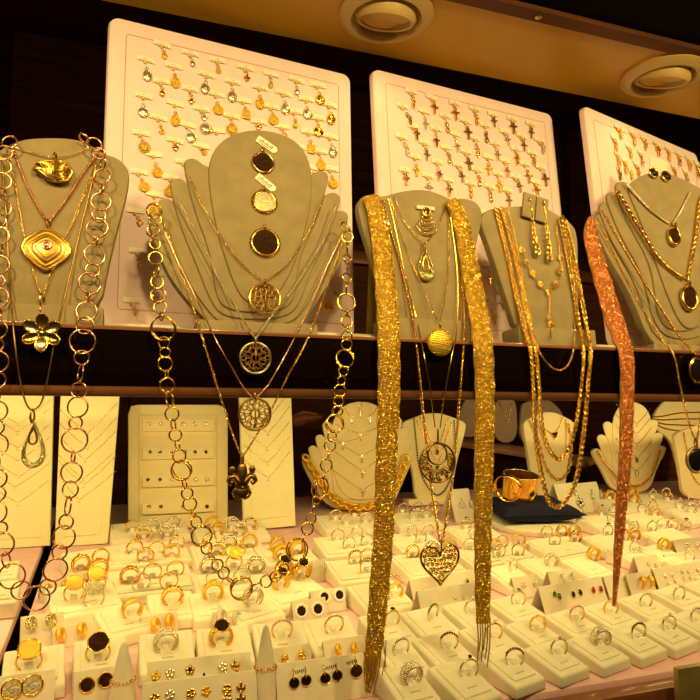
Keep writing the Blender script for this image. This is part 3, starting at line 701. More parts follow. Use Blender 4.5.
for k in range(4): part(t, MB().torus(5 + k * 2.4, .8, 20, 5, M @ TR(0, 5 - k * 2.6, .5), a0=PI * 1.08, a1=PI * 1.92 + 2 * 0), 'crescent', m_gold, True)
part(t, MB().torus(4, 1.4, 18, 5, M @ TR(0, 8, .8)).ell((0, 8, .5), 2.2, 2.2, 1, 8, 5, M), 'top_ring', m_gold, True)

# ---- bust D
PADM = spot(PD, 535, 208, .004, -.18)
t = thing('earring_pad', 'grey suede earring pad pinned at a bust neck', 'pad', PD.hit(535, 224, .002))
part(t, MB().bbox(-14.5, -.6, -13, 13, -1.5, 1.5, .8, PADM), 'pad_half', m_suede); part(t, MB().bbox(.6, 14.5, -13, 13, -1.5, 1.5, .8, PADM), 'pad_half', m_suede)
def drop_earring(label, pl, x0, y0, x1, y1, m, group=None, off=.006, n=8, w=2.6, big=True):
    t = thing('drop_earring', label, 'earring', pl.hit(x1, y1, off), group)
    M = spot(pl, x0, y0, off); part(t, MB().torus(2.4, .7, 12, 5, M @ Matrix.Rotation(1.0, 4, 'Y')), 'hook', m, True)
    A, B = pl.hit(x0, y0 + 2, off), pl.hit(x1, y1, off); s = pl.scale(x0, y0)
    part(t, chain_mesh([A, A * .5 + B * .5, B], 'cable', 2.2 * s), 'chain', m, True, 'stuff')
    f = MB()
    for k in range(n):
        q = k / (n - 1); M = spot(pl, x0 + (x1 - x0) * (.35 + .65 * q), y0 + (y1 - y0) * (.35 + .65 * q), off + .0008)
        r = w * (.6 + .9 * q if big else 1); f.torus(r * .7, r * .3, 8, 4, M @ TR(rnd.uniform(-1, 1), 0)).ell((0, 0, .3), r * .4, r * .4, r * .3, 6, 4, M)
    part(t, f, 'flower_drop', m, True); return t
drop_earring('long gold flower drop earring on the grey suede pad', PD, 530, 200, 537, 252, m_gold, 'drop earrings on the grey suede pad')
drop_earring('long gold flower drop earring on the grey suede pad', PD, 544, 203, 550, 258, m_gold, 'drop earrings on the grey suede pad')
t = necklace('gold necklace of flower links with long dangling tail', PD, [(520, 245), (524, 256), (530, 270), (540, 284), (549, 292)], [(549, 292), (557, 284), (561, 268), (559, 246), (556, 224)], 'cable', 1.6, m_gold)
tl = [(549, 294), (549.5, 310), (550, 322), (551, 338)]
part(t, chain_mesh([drape(PD, *q) for q in tl], 'cable', 1.6 * PD.scale(550, 300), PD.n), 'tail_chain', m_gold, True, 'stuff')
for (x, y, r) in [(522, 250, 3.4), (526, 262, 3.4), (533, 273, 3.8), (541, 284, 3.6), (549, 292, 3.4), (556, 284, 3.6), (560.5, 271, 3.8), (561, 257, 3.2), (549.5, 318, 2.6), (551, 325, 3.6), (551, 333, 4.2), (551, 340, 3)]:
    M = spot(PD, x, y, .004); f = MB()
    for k in range(5): a = k * 2 * PI / 5; f.torus(r * .36, r * .16, 8, 4, M @ RZ(a) @ TR(r * .62, 0))
    part(t, f.ell((0, 0, .4), r * .35, r * .35, r * .3, 6, 4, M), 'flower_link', m_gold, True)
necklace('thin gold box chain looping just below the shelf edge', PD, [(508, 210), (515, 240), (522, 275), (530, 318), (538, 348), (548, 364), (558, 370), (567, 366), (573, 352), (575, 325), (575, 285), (570, 245), (563, 220)], None, 'box', 1.9, m_gold)
necklace('thick gold curb chain hanging to the navy cushion, longer of two', PD, [(496, 210), (504, 240), (514, 285), (524, 328), (530.5, 350), (533, 380), (535, 431), (540.6, 470), (548, 499), (557, 507), (566, 500), (576.6, 478), (584, 431), (588.5, 380), (590.5, 352), (585, 318), (576, 268), (564, 218)], None, 'curb', 4.2, m_gold)
necklace('thick gold curb chain with shorter loop beside the longer one', PD, [(502, 209), (511, 240), (521, 285), (530, 328), (536, 350), (538.5, 380), (542, 426), (548, 447), (558.6, 459.5), (569, 447), (576.6, 421), (582, 380), (583.5, 352), (578, 318), (570, 268), (560, 217)], None, 'curb', 3.8, m_gold, off=.0045)

# ---- bust E
def oval_pendant(t, pl, px, py, rx, ry, stone, rim, rot=0.0, th=2.2):
    M = spot(pl, px, py, .004, rot)
    part(t, MB().torus(1, .17, 30, 6, M, sx=rx, sy=ry, rz=th), 'bezel', rim, True); part(t, MB().ell((0, 0, 0), rx * .86, ry * .86, 1.6, 20, 8, M), 'stone', stone, True)
    bail(t, M, rim, ry + 2.5, 7, 3.6)
t = necklace('grey gold curb chain with small dark oval pendant', PE, [(627, 184), (638, 197), (652, 211), (669, 223)], [(673, 223), (681, 211), (690, 193)], 'curb', 2.6, m_white)
oval_pendant(t, PE, 674, 236.5, 6.6, 9, m_onyx, m_gold, -.25)
t = necklace('heavy gold rope chain with large dark oval coin pendant', PE, [(617, 191), (628, 210), (642, 232), (660, 260), (684, 280)], [(687, 280), (691, 262), (695, 240), (699, 208), (702, 196)], 'rope', 4.4, m_gold)
oval_pendant(t, PE, 689, 298, 9.0, 12, m_onyx, m_gold, -.2)
t = necklace('gold rope chain with open octagonal ring pendant', PE, [(602, 210), (614, 232), (632, 262), (654, 298), (676, 332), (696, 355)], [(699, 355), (712, 335), (735, 290), (745, 250)], 'rope', 2.6, m_gold)
M = spot(PE, 697.5, 371, .004)
oc = [(11 * math.cos(k * PI / 4 + PI / 8), 13 * math.sin(k * PI / 4 + PI / 8), 0) for k in range(8)]
part(t, MB().tube(oc, 1.6, 6, True, M), 'octagon_rim', m_gold); part(t, MB().prism([q[:2] for q in oc], -.8, .2, .2, M @ Matrix.Scale(.9, 4)), 'dark_panel', m_blackst); bail(t, M, m_gold, 14, 6, 3.5)
t = necklace('long gold box chain with big round black stone pendant', PE, [(598, 222), (610, 246), (626, 280), (644, 312), (662, 340), (674, 356), (680, 385), (688, 420), (694, 438)], [(697, 438), (704, 400), (716, 350), (740, 290)], 'box', 2.4, m_gold)
M = spot(PE, 696, 460, .004); bail(t, M, m_dkgold, 17, 9, 4)
part(t, MB().torus(12, 1.7, 36, 6, M), 'bezel', m_dkgold, True); part(t, MB().ell((0, 0, 0), 11.5, 11.5, 3, 26, 8, M), 'stone', m_blackst, True)
f = MB()
for k in range(30): a = 2 * PI * k / 30; f.ell((12 * math.cos(a), 12 * math.sin(a), 1.6), .8, .8, .6, 5, 4, M)
part(t, f, 'stone_border', m_pave, True)
ec = thing('earring_card', 'small cream card behind two dark round earrings on the fanned bust', 'card', PE.hit(660, 180, .002))
part(ec, MB().bbox(-11, 11, -9, 11, -.6, 0, .3, spot(PE, 659, 168, .0015, -.2)), 'card_panel', m_card)
for (x, y) in ((653.5, 172.5), (666, 176)):
    t = thing('stud_earring', 'dark round stud earring in beaded gold setting atop the fanned bust', 'earring', PE.hit(x, y, .003), 'dark studs on the small cream card')
    M = spot(PE, x, y, .003); part(t, MB().torus(4.6, 1.2, 24, 6, M), 'setting', m_gold, True); part(t, MB().ell((0, 0, .6), 4, 4, 1.8, 14, 6, M), 'stone', m_blackst, True)
    f = MB()
    for k in range(14): a = 2 * PI * k / 14; f.ell((5.6 * math.cos(a), 5.6 * math.sin(a), .2), .9, .9, .8, 5, 4, M)
    part(t, f, 'beading', m_gold, True)

# ---- the tagged charms on the three boards
def charm_mesh(kind, m):
    b = MB()
    if kind == 'oval': b.torus(1, .13, 18, 5, sx=4.0, sy=5.2, rz=.8).ell((0, 0, 0), 3.8, 5.0, .9, 14, 6).ell((0, .5, .7), 1.4, 2.4, .6, 8, 5)
    elif kind == 'round': b.torus(4.6, .6, 20, 5).ell((0, 0, 0), 4.5, 4.5, .9, 16, 6).ell((0, .4, .7), 2.0, 2.4, .6, 8, 5)
    elif kind == 'rope':
        b.torus(5.0, .5, 20, 5).ell((0, 0, 0), 4.0, 4.0, .8, 14, 6)
        for k in range(16): a = 2 * PI * k / 16; b.ell((5.4 * math.cos(a), 5.4 * math.sin(a), .2), .8, .8, .7, 5, 4)
    elif kind == 'small': b.ell((0, 1, 0), 2.6, 3.0, .9, 12, 6).ell((0, 1, .6), 1.2, 1.5, .6, 6, 4)
    elif kind == 'square': b.bbox(-3.8, 3.8, -4.6, 4.6, -.7, .7, .4).ell((0, 0, .5), 2, 2.6, .7, 8, 5)
    elif kind == 'angel': b.ell((0, 2.4, 0), 1.2, 1.2, .8, 6, 4).ell((0, -1, 0), 2.2, 3, .8, 8, 5).ell((-2.2, .4, 0), 1.5, 1.2, .5, 6, 4).ell((2.2, .4, 0), 1.5, 1.2, .5, 6, 4)
    elif kind in ('cross', 'crossthin', 'crosstop'):
        w = {'cross': 1.1, 'crossthin': .6, 'crosstop': .9}[kind]
        b.bbox(-w, w, -6, 5, -.6, .6, .25).bbox(-3.6, 3.6, .2, .2 + 2 * w, -.6, .6, .25)
        if kind == 'crosstop':
            for x, y in ((-3.8, 1.1), (3.8, 1.1), (0, 5), (0, -6)): b.ell((x, y, 0), 1.2, 1.2, .8, 6, 4)
    elif kind == 'cluster':
        rr = random.Random(9)
        for k in range(9): b.ell((rr.uniform(-1.6, 1.6), 4 - k * 1.3, rr.uniform(0, .8)), rr.uniform(.9, 1.7), rr.uniform(1, 1.6), .8, 6, 4)
    elif kind == 'drop': b.ell((0, 3, 0), 1.2, 1.2, .8, 6, 4).ell((0, -1.5, 0), 1.9, 3.4, 1.1, 8, 6).torus(1.6, .5, 8, 4, TR(0, 4))
    return b
CNAMES = {'oval': 'oval medal', 'round': 'round medal', 'rope': 'rope rimmed coin medal', 'small': 'tiny medal', 'square': 'rectangular medal', 'angel': 'tiny winged charm', 'cross': 'broad cross', 'crossthin': 'slender cross', 'crosstop': 'bead tipped cross', 'cluster': 'clustered charm', 'drop': 'teardrop charm'}
BN = {id(B1): 'coin medal board', id(B2): 'cross pendant board', id(B3): 'turned pink board'}
MATN = {m_gold.name: 'gold', m_goldy.name: 'yellow gold', m_white.name: 'white gold', m_antique.name: 'dark gold', m_rose.name: 'rose gold'}
SEEN = {}
ROWS = ['topmost', 'second', 'third', 'fourth', 'fifth', 'sixth', 'seventh', 'eighth', 'ninth', 'tenth', 'eleventh', 'twelfth', 'thirteenth', 'lowest']
def charm(pl, tx, ty, cx, cy, kind, m, rot=None, tagw=17, rnd=random.Random(21), sc=1.0):
    s = pl.scale(tx, ty); S = Matrix.Scale(s, 4)
    cat = 'pendant'
    lx, ly = pl.loc(tx, ty)
    if lx < .01 or any(abs(lx - a) < .006 and abs(ly - b) < .006 for a, b in SEEN.setdefault(id(pl), [])): return
    SEEN[id(pl)].append((lx, ly))
    row = min(max(0, round(((.331 if pl is B1 else .340) - ly) / .0221)), len(ROWS) - 1)
    lab = f"{MATN[m.name]} {CNAMES[kind]} with paper tag, {ROWS[row]} row of the {BN[id(pl)]}"
    o = pl.hit(tx, ty, .0006); t = thing('cross_pendant' if 'cross' in kind else 'tagged_charm', lab, cat, M=pl.M(o), group=f"{CNAMES[kind]} pendants, {ROWS[row]} row of the {BN[id(pl)]}")
    r = rnd.uniform(-.12, .06) if rot is None else rot
    tm = shared(('tag', tagw), lambda: MB().box(-tagw / 2, tagw / 2, -2.9, 2.9, 0, .3).mesh('price_tag', m_tag, False))
    def pr():
        p = MB()
        for i in range(7): p.box(-tagw * .36 + i * tagw * .1, -tagw * .36 + i * tagw * .1 + tagw * .06, -2.3 + (i % 2) * .3, -1.3, .3, .34)
        p.box(-2.2, 2.2, .7, 1.0, .3, .34); return p.mesh('print', m_ink, False)
    Rm = Matrix.Translation((0, 0, .0006)) @ S @ RZ(r) @ Matrix.Rotation(-.18, 4, 'X')
    tg = link('price_tag', tm, t, Rm)
    if rnd.random() < .75: link('print', shared(('print', tagw), pr), tg)
    d = pl.hit(cx, cy, .0006) - o; dx, dy = d.dot(pl.u), d.dot(pl.v)
    bd = shared('bead', lambda: MB().ell((0, 0, 0), 1.7, 1.9, 1.3, 8, 5).mesh('bead', m_bead, True))
    link('bead', bd, t, Matrix.Translation((-.8 * s, -3.6 * s, .002)) @ S)
    lp = shared(('loop', m.name), lambda: MB().torus(1.5, .45, 10, 4).torus(1.3, .4, 8, 4, TR(.6, -2.2) @ Matrix.Rotation(1, 4, 'Y')).mesh('loop', m, True))
    link('loop', lp, t, Matrix.Translation((dx * .55, -3.6 * s + (dy + 6 * s) * .55, .002)) @ S)
    cm = shared(('charm', kind, m.name), lambda: charm_mesh(kind, m).mesh('medal', m, True))
    link('cross' if 'cross' in kind else 'medal', cm, t, Matrix.Translation((dx, dy, .0022)) @ S @ Matrix.Scale(sc, 4) @ RZ(rnd.uniform(-.12, .12)))
G, Y_, W_, A_, R_ = m_gold, m_goldy, m_white, m_antique, m_rose
b1 = []
def crop(ox, oy, k, rows): return [(ox + a / k, oy + b / k, ox + c / k, oy + d / k, kd, m) for a, b, c, d, kd, m in rows]
b1 += crop(100, 20, 5.385, [(336, 132, 347, 203, 'small', Y_), (487, 178, 497, 245, 'small', W_), (632, 216, 637, 282, 'small', Y_), (248, 213, 254, 303, 'oval', W_), (397, 248, 406, 340, 'oval', Y_), (575, 293, 565, 372, 'oval', W_), (330, 330, 334, 405, 'small', G), (485, 370, 491, 437, 'angel', G),
                           (625, 398, 636, 487, 'round', Y_), (236, 408, 233, 500, 'round', W_), (405, 448, 405, 545, 'oval', Y_), (548, 478, 560, 527, 'angel', W_), (315, 525, 331, 607, 'small', Y_), (470, 563, 491, 637, 'round', W_), (630, 594, 569, 588, 'rope', W_), (220, 608, 238, 688, 'rope', Y_), (405, 648, 405, 690, 'angel', G), (545, 675, 560, 720, 'small', Y_)])
b1 += crop(225, 40, 5.385, [(110, 148, 117, 208, 'angel', G), (248, 182, 245, 252, 'small', Y_), (385, 214, 387, 290, 'small', W_), (500, 243, 512, 325, 'round', G), (40, 223, 38, 308, 'oval', W_), (187, 254, 187, 345, 'oval', Y_), (315, 285, 325, 375, 'oval', W_), (440, 318, 444, 402, 'round', W_), (562, 348, 570, 430, 'oval', G), (98, 324, 113, 405, 'square', Y_),
                           (250, 358, 261, 435, 'round', Y_), (374, 384, 380, 468, 'small', Y_), (500, 418, 502, 497, 'round', G), (35, 408, 37, 485, 'rope', Y_), (182, 440, 180, 470, 'angel', G), (305, 462, 322, 525, 'small', Y_), (452, 494, 464, 590, 'square', Y_), (567, 518, 581, 605, 'oval', W_), (392, 570, 395, 625, 'small', Y_), (510, 598, 515, 677, 'round', Y_), (455, 680, 462, 740, 'round', G), (568, 692, 580, 775, 'round', Y_)])
b1 += crop(110, 130, 5.385, [(350, 58, 355, 145, 'rope', A_), (235, 130, 254, 230, 'round', Y_), (485, 84, 495, 125, 'small', Y_), (155, 224, 185, 308, 'round', Y_), (325, 254, 318, 335, 'round', Y_), (240, 344, 235, 435, 'oval', Y_), (138, 433, 160, 500, 'angel', Y_), (398, 170, 415, 245, 'small', Y_), (150, 650, 158, 720, 'cluster', G), (240, 770, 242, 900, 'rope', W_), (265, 600, 258, 655, 'round', Y_), (330, 700, 334, 778, 'square', Y_), (385, 790, 398, 870, 'angel', G)])
b1 += [(322, 280, 337, 293, 'round', W_), (318, 292, 328, 306, 'round', G), (330, 210, 334, 223, 'small', G), (132, 300, 136, 313, 'small', Y_)]
for (a, b, c, d, k, m) in b1: charm(B1, a, b, c, d, k, m)
b2 = crop(370, 80, 7, [(287, 80, 303, 158, 'cluster', G), (430, 120, 448, 200, 'crosstop', G), (590, 160, 595, 240, 'crosstop', G), (225, 180, 278, 290, 'drop', A_), (375, 215, 385, 315, 'crossthin', W_), (525, 250, 540, 345, 'drop', G), (665, 285, 685, 375, 'crosstop', A_), (300, 318, 323, 385, 'cross', G), (460, 340, 460, 435, 'cross', G), (595, 375, 607, 470, 'crossthin', W_), (218, 395, 258, 490, 'cluster', W_), (378, 435, 396, 530, 'crossthin', A_),
                       (530, 468, 553, 560, 'drop', G), (670, 500, 690, 590, 'crosstop', A_), (315, 535, 322, 640, 'cross', Y_), (470, 572, 480, 670, 'cross', R_), (615, 592, 640, 680, 'crossthin', A_), (240, 628, 250, 700, 'cross', R_), (405, 668, 410, 760, 'crosstop', W_), (545, 695, 552, 775, 'cross', G)])
b2 += crop(460, 90, 7, [(100, 130, 115, 205, 'cluster', G), (228, 165, 235, 225, 'crossthin', A_), (365, 200, 370, 265, 'crosstop', A_), (495, 235, 495, 305, 'crossthin', A_), (35, 215, 50, 310, 'drop', G), (175, 245, 183, 345, 'drop', A_), (310, 285, 330, 355, 'crossthin', W_), (430, 320, 445, 395, 'crossthin', A_), (555, 350, 580, 405, 'cluster', W_), (100, 335, 122, 430, 'cluster', G), (245, 370, 260, 460, 'crossthin', W_), (390, 410, 397, 490, 'cross', G), (505, 440, 515, 490, 'cluster', G),
                        (40, 430, 60, 520, 'drop', A_), (195, 465, 200, 560, 'cross', Y_), (312, 490, 327, 575, 'crossthin', R_), (455, 515, 477, 610, 'crosstop', G), (565, 540, 595, 630, 'crosstop', A_), (115, 555, 135, 650, 'drop', G), (265, 585, 275, 680, 'cross', Y_), (385, 605, 415, 680, 'crossthin', A_), (525, 640, 535, 710, 'crosstop', G), (70, 650, 75, 730, 'drop', Y_), (205, 675, 213, 760, 'drop', G), (330, 700, 340, 780, 'crossthin', A_)])
b2 += [(482, 212, 487, 224, 'cross', Y_), (486, 236, 488, 251, 'cross', Y_), (487, 264, 489, 280, 'cross', G), (500, 290, 503, 304, 'cross', A_), (487, 298, 494, 319, 'cross', Y_), (512, 300, 517, 318, 'cross', Y_), (474, 222, 474, 236, 'cross', Y_), (508, 254, 512, 268, 'crossthin', W_), (378, 262, 380, 275, 'cross', G)]
for (a, b, c, d, k, m) in b2: charm(B2, a, b, c, d, k, m, tagw=13, sc=1.0)
b3 = crop(580, 100, 5.833, [(215, 155, 232, 195, 'cluster', G), (300, 185, 312, 235, 'cluster', Y_), (365, 215, 378, 260, 'cluster', G), (440, 250, 452, 300, 'cross', G), (510, 282, 515, 325, 'cluster', Y_), (570, 310, 576, 355, 'cluster', G), (630, 342, 636, 385, 'cross', Y_), (195, 218, 205, 265, 'cluster', Y_), (280, 268, 292, 318, 'drop', Y_), (350, 303, 358, 350, 'cluster', R_), (215, 310, 222, 370, 'cluster', G), (258, 350, 264, 400, 'cluster', Y_), (228, 402, 230, 445, 'drop', A_), (325, 370, 335, 415, 'cluster', G), (300, 420, 298, 445, 'drop', Y_),
                            (545, 385, 548, 430, 'cluster', G), (612, 412, 618, 455, 'cluster', W_), (598, 475, 605, 520, 'cluster', Y_), (658, 495, 664, 540, 'cluster', Y_), (545, 445, 540, 480, 'drop', G), (680, 370, 684, 420, 'cluster', G)])
for (a, b, c, d, k, m) in b3: charm(B3, a, b, c, d, k, m, tagw=9, sc=1.0)

# ================================================================== the window bottom: stands and busts at the back
def vplane(px, py, lean=3, yaw=0): return turned_plane(BASE.hit(px, py, .0006), yaw, lean)
def panel_px(name, label, cat, pl, out, m, th=.012, inset=None, ml=m_seam, b=.003, smooth=0):
    t = thing(name, label, cat, pl.p)
    L = [pl.loc(x, y) for x, y in (chaikin(out, smooth) if smooth else out)]
    L = [(a, max(b_, .0006)) for a, b_ in L]
    part(t, MB().prism(L, -th, 0, b, pl.M(pl.p)), 'panel', m)
    cx = sum(q[0] for q in L) / len(L)
    part(t, MB().bbox(cx - .015, cx + .015, .0006, .11, -th - .018, -th + .001, .002, pl.M(pl.p)), 'back_prop', m)
    if inset:
        I = [pl.loc(x, y) for x, y in inset]; part(t, MB().prism(I, -.001, .0016, .0012, pl.M(pl.p)), 'raised_pad', m)
    return t
def fine_chain(label, pl, lx, ly, vx, vy, rx, ry, group, gem='c', kind='dot', m=m_gold, w=.55):
    t = necklace(label, pl, [(lx, ly), ((lx + vx) / 2, (ly + vy) / 2 + 1.0), (vx, vy)], [(vx, vy), ((rx + vx) / 2, (ry + vy) / 2 + 1.0), (rx, ry)], 'thin', w, m, .0022, 'fine_chain_necklace', group, None)
    M = spot(pl, vx, vy + 2, .0025)
    if kind == 'dot': part(t, MB().ell((0, 0, 0), 1.2, 1.3, .8, 8, 5, M), 'pendant_stone', GEM[gem], True)
    elif kind == 'cross': part(t, MB().bbox(-.6, .6, -5, 3, -.4, .4, .2, M).bbox(-2.6, 2.6, -.2, 1.0, -.4, .4, .2, M), 'cross', m_white); part(t, MB().ell((0, .4, .5), .7, .7, .5, 6, 4, M), 'pendant_stone', GEM[gem], True)
    elif kind == 'oval': part(t, MB().torus(1, .25, 14, 4, M, sx=2.0, sy=2.6), 'setting', m_white, True); part(t, MB().ell((0, 0, 0), 1.6, 2.2, .7, 8, 5, M), 'pendant_stone', GEM[gem], True)
    return t
LP1 = vplane(25, 548, 3); LP2 = vplane(80, 546, 3); LP3 = vplane(178, 530, 6); LP4 = vplane(268, 530, 3)
panel_px('necklace_stand', 'bright cream necklace panel standing on the tray beyond the gap', 'stand', LP1, [(-30, 553), (50, 546), (54, 380), (-30, 380)], m_cream2, inset=[(-22, 541), (41, 537), (45, 384), (-22, 384)])
panel_px('necklace_stand', 'bright cream necklace panel with V chains right beside the gap', 'stand', LP2, [(54.5, 548), (108, 544), (121, 380), (61, 380)], m_cream2, inset=[(64, 537), (101, 534), (112, 384), (68, 384)])
panel_px('necklace_stand', 'bright cream necklace panel behind the fleur-de-lis pendant', 'stand', LP4, [(244, 531), (296, 526), (291, 380), (239, 380)], m_cream2, inset=[(252, 520), (287, 516), (284, 384), (248, 384)])
for (vx, vy) in [(18, 424), (18, 432), (17.5, 448), (18, 461), (19, 477), (15, 487), (18, 503)]:
    fine_chain('hair fine gold chain with one tiny stone on the panel beyond the gap', LP1, -25, vy - 28, vx, vy, 50, vy - 24, 'fine chains on the panel beyond the gap')
for (vx, vy) in [(88, 433), (87.5, 447), (85, 460), (83, 479), (84, 485), (79, 500)]:
    fine_chain('hair fine gold chain with one tiny stone on the panel beside the gap', LP2, 59, vy - 24, vx, vy, 117, vy - 30, 'fine chains on the panel beside the gap')
for (vx, vy) in [(268, 418), (267.7, 433), (267, 448), (267.7, 463), (268.5, 478)]:
    t = fine_chain('fine gold chain with printed sticker on the panel behind the fleur-de-lis', LP4, 243, vy - 19, vx, vy, 290, vy - 27, 'fine chains on the panel behind the fleur-de-lis')
    M = spot(LP4, vx, vy - 7, .001); p = MB()
    for k in range(4): p.box(-3.4 + k * 1.8, -2.2 + k * 1.8, -.5, .5, 0, .15, M).box(-3.4 + k * 1.8, -2.4 + k * 1.8, -2.2, -1.3, 0, .15, M)
    part(t, p, 'printed_sticker', m_ink, False)
st = panel_px('stud_stand', 'cream stud earring stand with four ledges', 'stand', LP3, [(128, 530), (128, 414), (131, 406), (138, 404.5), (218, 404.5), (225, 407), (228, 414), (228, 528)], m_ivory, th=.014)
part(st, MB().tube([LP3.hit(*q, .0004) for q in [(139, 526), (139, 415), (217, 415), (217, 526)]], .0006, 4), 'seam', m_seam)
STONES = {0: [(149, 'c'), (161, 'c'), (183, 'c'), (195, 'c'), (206, 'c')], 1: [(150, 'g'), (160, 'g'), (172, 'r'), (185, 'r'), (195, 'n'), (206, 'n')], 2: [(148, 'n'), (160, 'n'), (172, 'c'), (196, 'c'), (207, 'c')], 3: [(149, 'p'), (161, 'r'), (183, 'n'), (207, 'n')]}
GN = {'c': 'clear', 'g': 'green', 'r': 'red', 'n': 'navy', 'p': 'pink', 'o': 'dark brown', 'k': 'black'}
LED = ['top', 'second', 'third', 'lowest']
for r, y in enumerate((426, 454, 481.5, 508.5)):
    a, c = LP3.loc(142, y + 3), LP3.loc(214, y - 5)
    part(st, MB().bbox(a[0], c[0], a[1] - .006, c[1] + .004, -.001, .007, .002, LP3.M(LP3.p)), 'ledge', m_ivory)
    for x, g in STONES[r]:
        t = thing('stud_earring', f'tiny {GN[g]} stone stud on the {LED[r]} ledge of the stud stand', 'earring', LP3.hit(x, y - 2, .0075), f'{GN[g]} studs on the {LED[r]} ledge')
        M = spot(LP3, x, y - 2, .0078); part(t, MB().torus(1.7, .5, 12, 4, M), 'setting', m_white, True); part(t, MB().ell((0, 0, .3), 1.4, 1.4, .9, 8, 5, M), 'stone', GEM[g], True)
# fan bust with thick twisted chain
def fan(cx, top, tips, bot, hw, tongue):
    L = []
    for k, ((lx, ly), (rx, ry)) in enumerate(tips):
        bt = bot - k * 3.5; h = hw - k * 1.5
        L.append([(lx - 3, ly + 3), (lx - 1.5, ly - 2), (lx + 4, ly - 3), (lx + 11, ly + 4), (cx, ly + 4), (rx - 11, ry + 4), (rx - 4, ry - 3), (rx + 1.5, ry - 2), (rx + 3, ry + 3), (rx - 7, ry + (bt - ry) * .45), (cx + h, bt - 4), (cx, bt), (cx - h, bt - 4), (lx + 7, ly + (bt - ly) * .45)])
    return L + [tongue]
FP1 = vplane(360, 512, 4)
bust('fan_bust', 'cream fanned bust with fine cross chains behind the glitter scarf', FP1,
     fan(360, 402, [((305, 460), (412, 452)), ((311, 448), (409, 440)), ((318, 437), (406, 430)), ((325, 424), (400, 420))], 512, 32, [(330, 432), (336, 414), (346, 404), (360, 401), (374, 403), (386, 412), (393, 428), (392, 460), (382, 490), (370, 500), (350, 500), (338, 488), (330, 460)]), m_ivory, .003, .008, prop=True)
necklace('very thick twisted gold chain around the cream fanned bust', FP1, [(306, 458), (316, 474), (329, 494), (345, 505), (365, 507), (385, 500), (398, 482), (407, 455)], None, 'curb', 7.5, m_goldy, off=.005)
for lx, vx, vy, rx, g in [(337, 352, 417, 344, 'r'), (358, 360, 411, 362, 'k'), (378, 370, 417, 372, 'g')]:
    fine_chain(f'short fine chain with {GN[g]} stone cross pinned atop the cream fanned bust', FP1, lx, vy - 11, vx, vy, rx, vy - 10, None, g, 'cross')
for vx, vy, dl in [(361, 434, 12), (343, 443, 10), (362, 456, 18), (362.5, 471, 22), (363, 490, 20)]:
    fine_chain('fine chain with pale stone cross on the cream fanned bust', FP1, vx - 30 if vx > 350 else 330, vy - dl, vx, vy, vx + 27, vy - dl, 'pale cross chains on the cream fanned bust', 'c', 'cross')
# small bust behind the crescent pendant
FP2 = vplane(436, 506, 3)
BO = lambda cx, w, top, bot, wb: [(cx - w, top + 14), (cx - w + 2, top + 9), (cx - w * .72, top + 6), (cx - w * .48, top + 3), (cx - w * .2, top), (cx + w * .2, top), (cx + w * .48, top + 3), (cx + w * .72, top + 6), (cx + w - 2, top + 9), (cx + w, top + 14), (cx + wb * 1.15, (top + bot) / 2 + 12), (cx + wb, bot), (cx - wb, bot), (cx - wb * 1.15, (top + bot) / 2 + 12)]
bust('necklace_bust', 'small cream bust with navy beads behind the crescent pendant', FP2, [BO(434, 33, 413, 505, 18)], m_ivory, base=(408, 460, 497, 506))
necklace('navy bead necklace on the small cream bust', FP2, [(414, 419), (416, 440), (419, 465), (426, 484), (437, 495), (447, 487), (453, 468), (455, 440), (454, 419)], None, 'bead', 2.0, m_navy)
fine_chain('fine chain with red stone drop on the small cream bust', FP2, 420, 417, 437, 450, 449, 416, None, 'r', 'oval', w=.9)
fine_chain('fine chain with small green stone on the small cream bust', FP2, 417, 420, 437.5, 465, 452, 420, None, 'g', 'oval', w=.9)
# bust with link chain beside the navy cushion
FP3 = vplane(557, 497, 4, 8)
bust('necklace_bust', 'cream bust with gold and silver link chain behind the navy cushion', FP3, [BO(549, 26, 412, 497, 16)], m_ivory)
t = necklace('gold and silver paperclip link chain on the cream bust behind the cushion', FP3, [(531, 424), (538, 440), (544, 462), (552, 476), (561, 479), (569, 468), (571, 445), (568, 424)], None, 'figaro', 3.2, m_gold, off=.003)
t = necklace('gold chain with triangular red stone pendant on the cream bust behind the cushion', FP3, [(538, 420), (545, 429), (553, 434)], [(554, 434), (559, 427), (563, 416)], 'thin', .8, m_gold)
M = spot(FP3, 554, 435, .003); part(t, MB().prism([(-5, 2), (5, 3), (1, -5)], 0, 1, .3, M), 'triangle', m_gold); part(t, MB().prism([(-4, 1), (-1, 1), (0, -4)], 1, 1.4, .2, M), 'red_inlay', m_red)
necklace('gold cable chain with drop ring on the cream bust behind the cushion', FP3, [(537, 421), (543, 440), (552, 456), (560, 458)], [(560, 458), (566, 446), (566, 420)], 'cable', 1.6, m_gold, off=.0035)
# fanned bust on the right
FP4 = vplane(632, 494, 4)
bust('fan_bust', 'cream fanned bust behind the copper scarf', FP4,
     fan(631, 402, [((595, 451), (664, 448)), ((600, 437), (661, 435)), ((606, 424), (656, 422))], 494, 20, [(612, 424), (617, 409), (626, 402), (638, 402), (648, 409), (653, 424), (650, 452), (641, 474), (631, 480), (621, 474), (614, 452)]), m_ivory, .003, .008)
necklace('gold rope chain around the cream fanned bust behind the copper scarf', FP4, [(597, 451), (604, 462), (614, 474), (626, 484), (640, 485), (652, 474), (660, 450)], None, 'rope', 2.2, m_gold, off=.004)
for vy, g, k in [(424, 'c', 'dot'), (434, 'c', 'dot'), (445, 'c', 'dot'), (458, 'g', 'oval'), (471, 'c', 'oval')]:
    fine_chain(f'fine chain with {GN[g]} {"stone drop" if k == "oval" else "stone"} on the fanned bust behind copper scarf', FP4, 616, vy - 20, 637, vy, 652, vy - 18, 'fine chains on the cream fanned bust behind the copper scarf', g, k)
FP5 = vplane(700, 500, 4)
bust('necklace_bust', 'cream bust behind the round black stone pendant', FP5, [BO(708, 34, 424, 500, 24)], m_ivory)
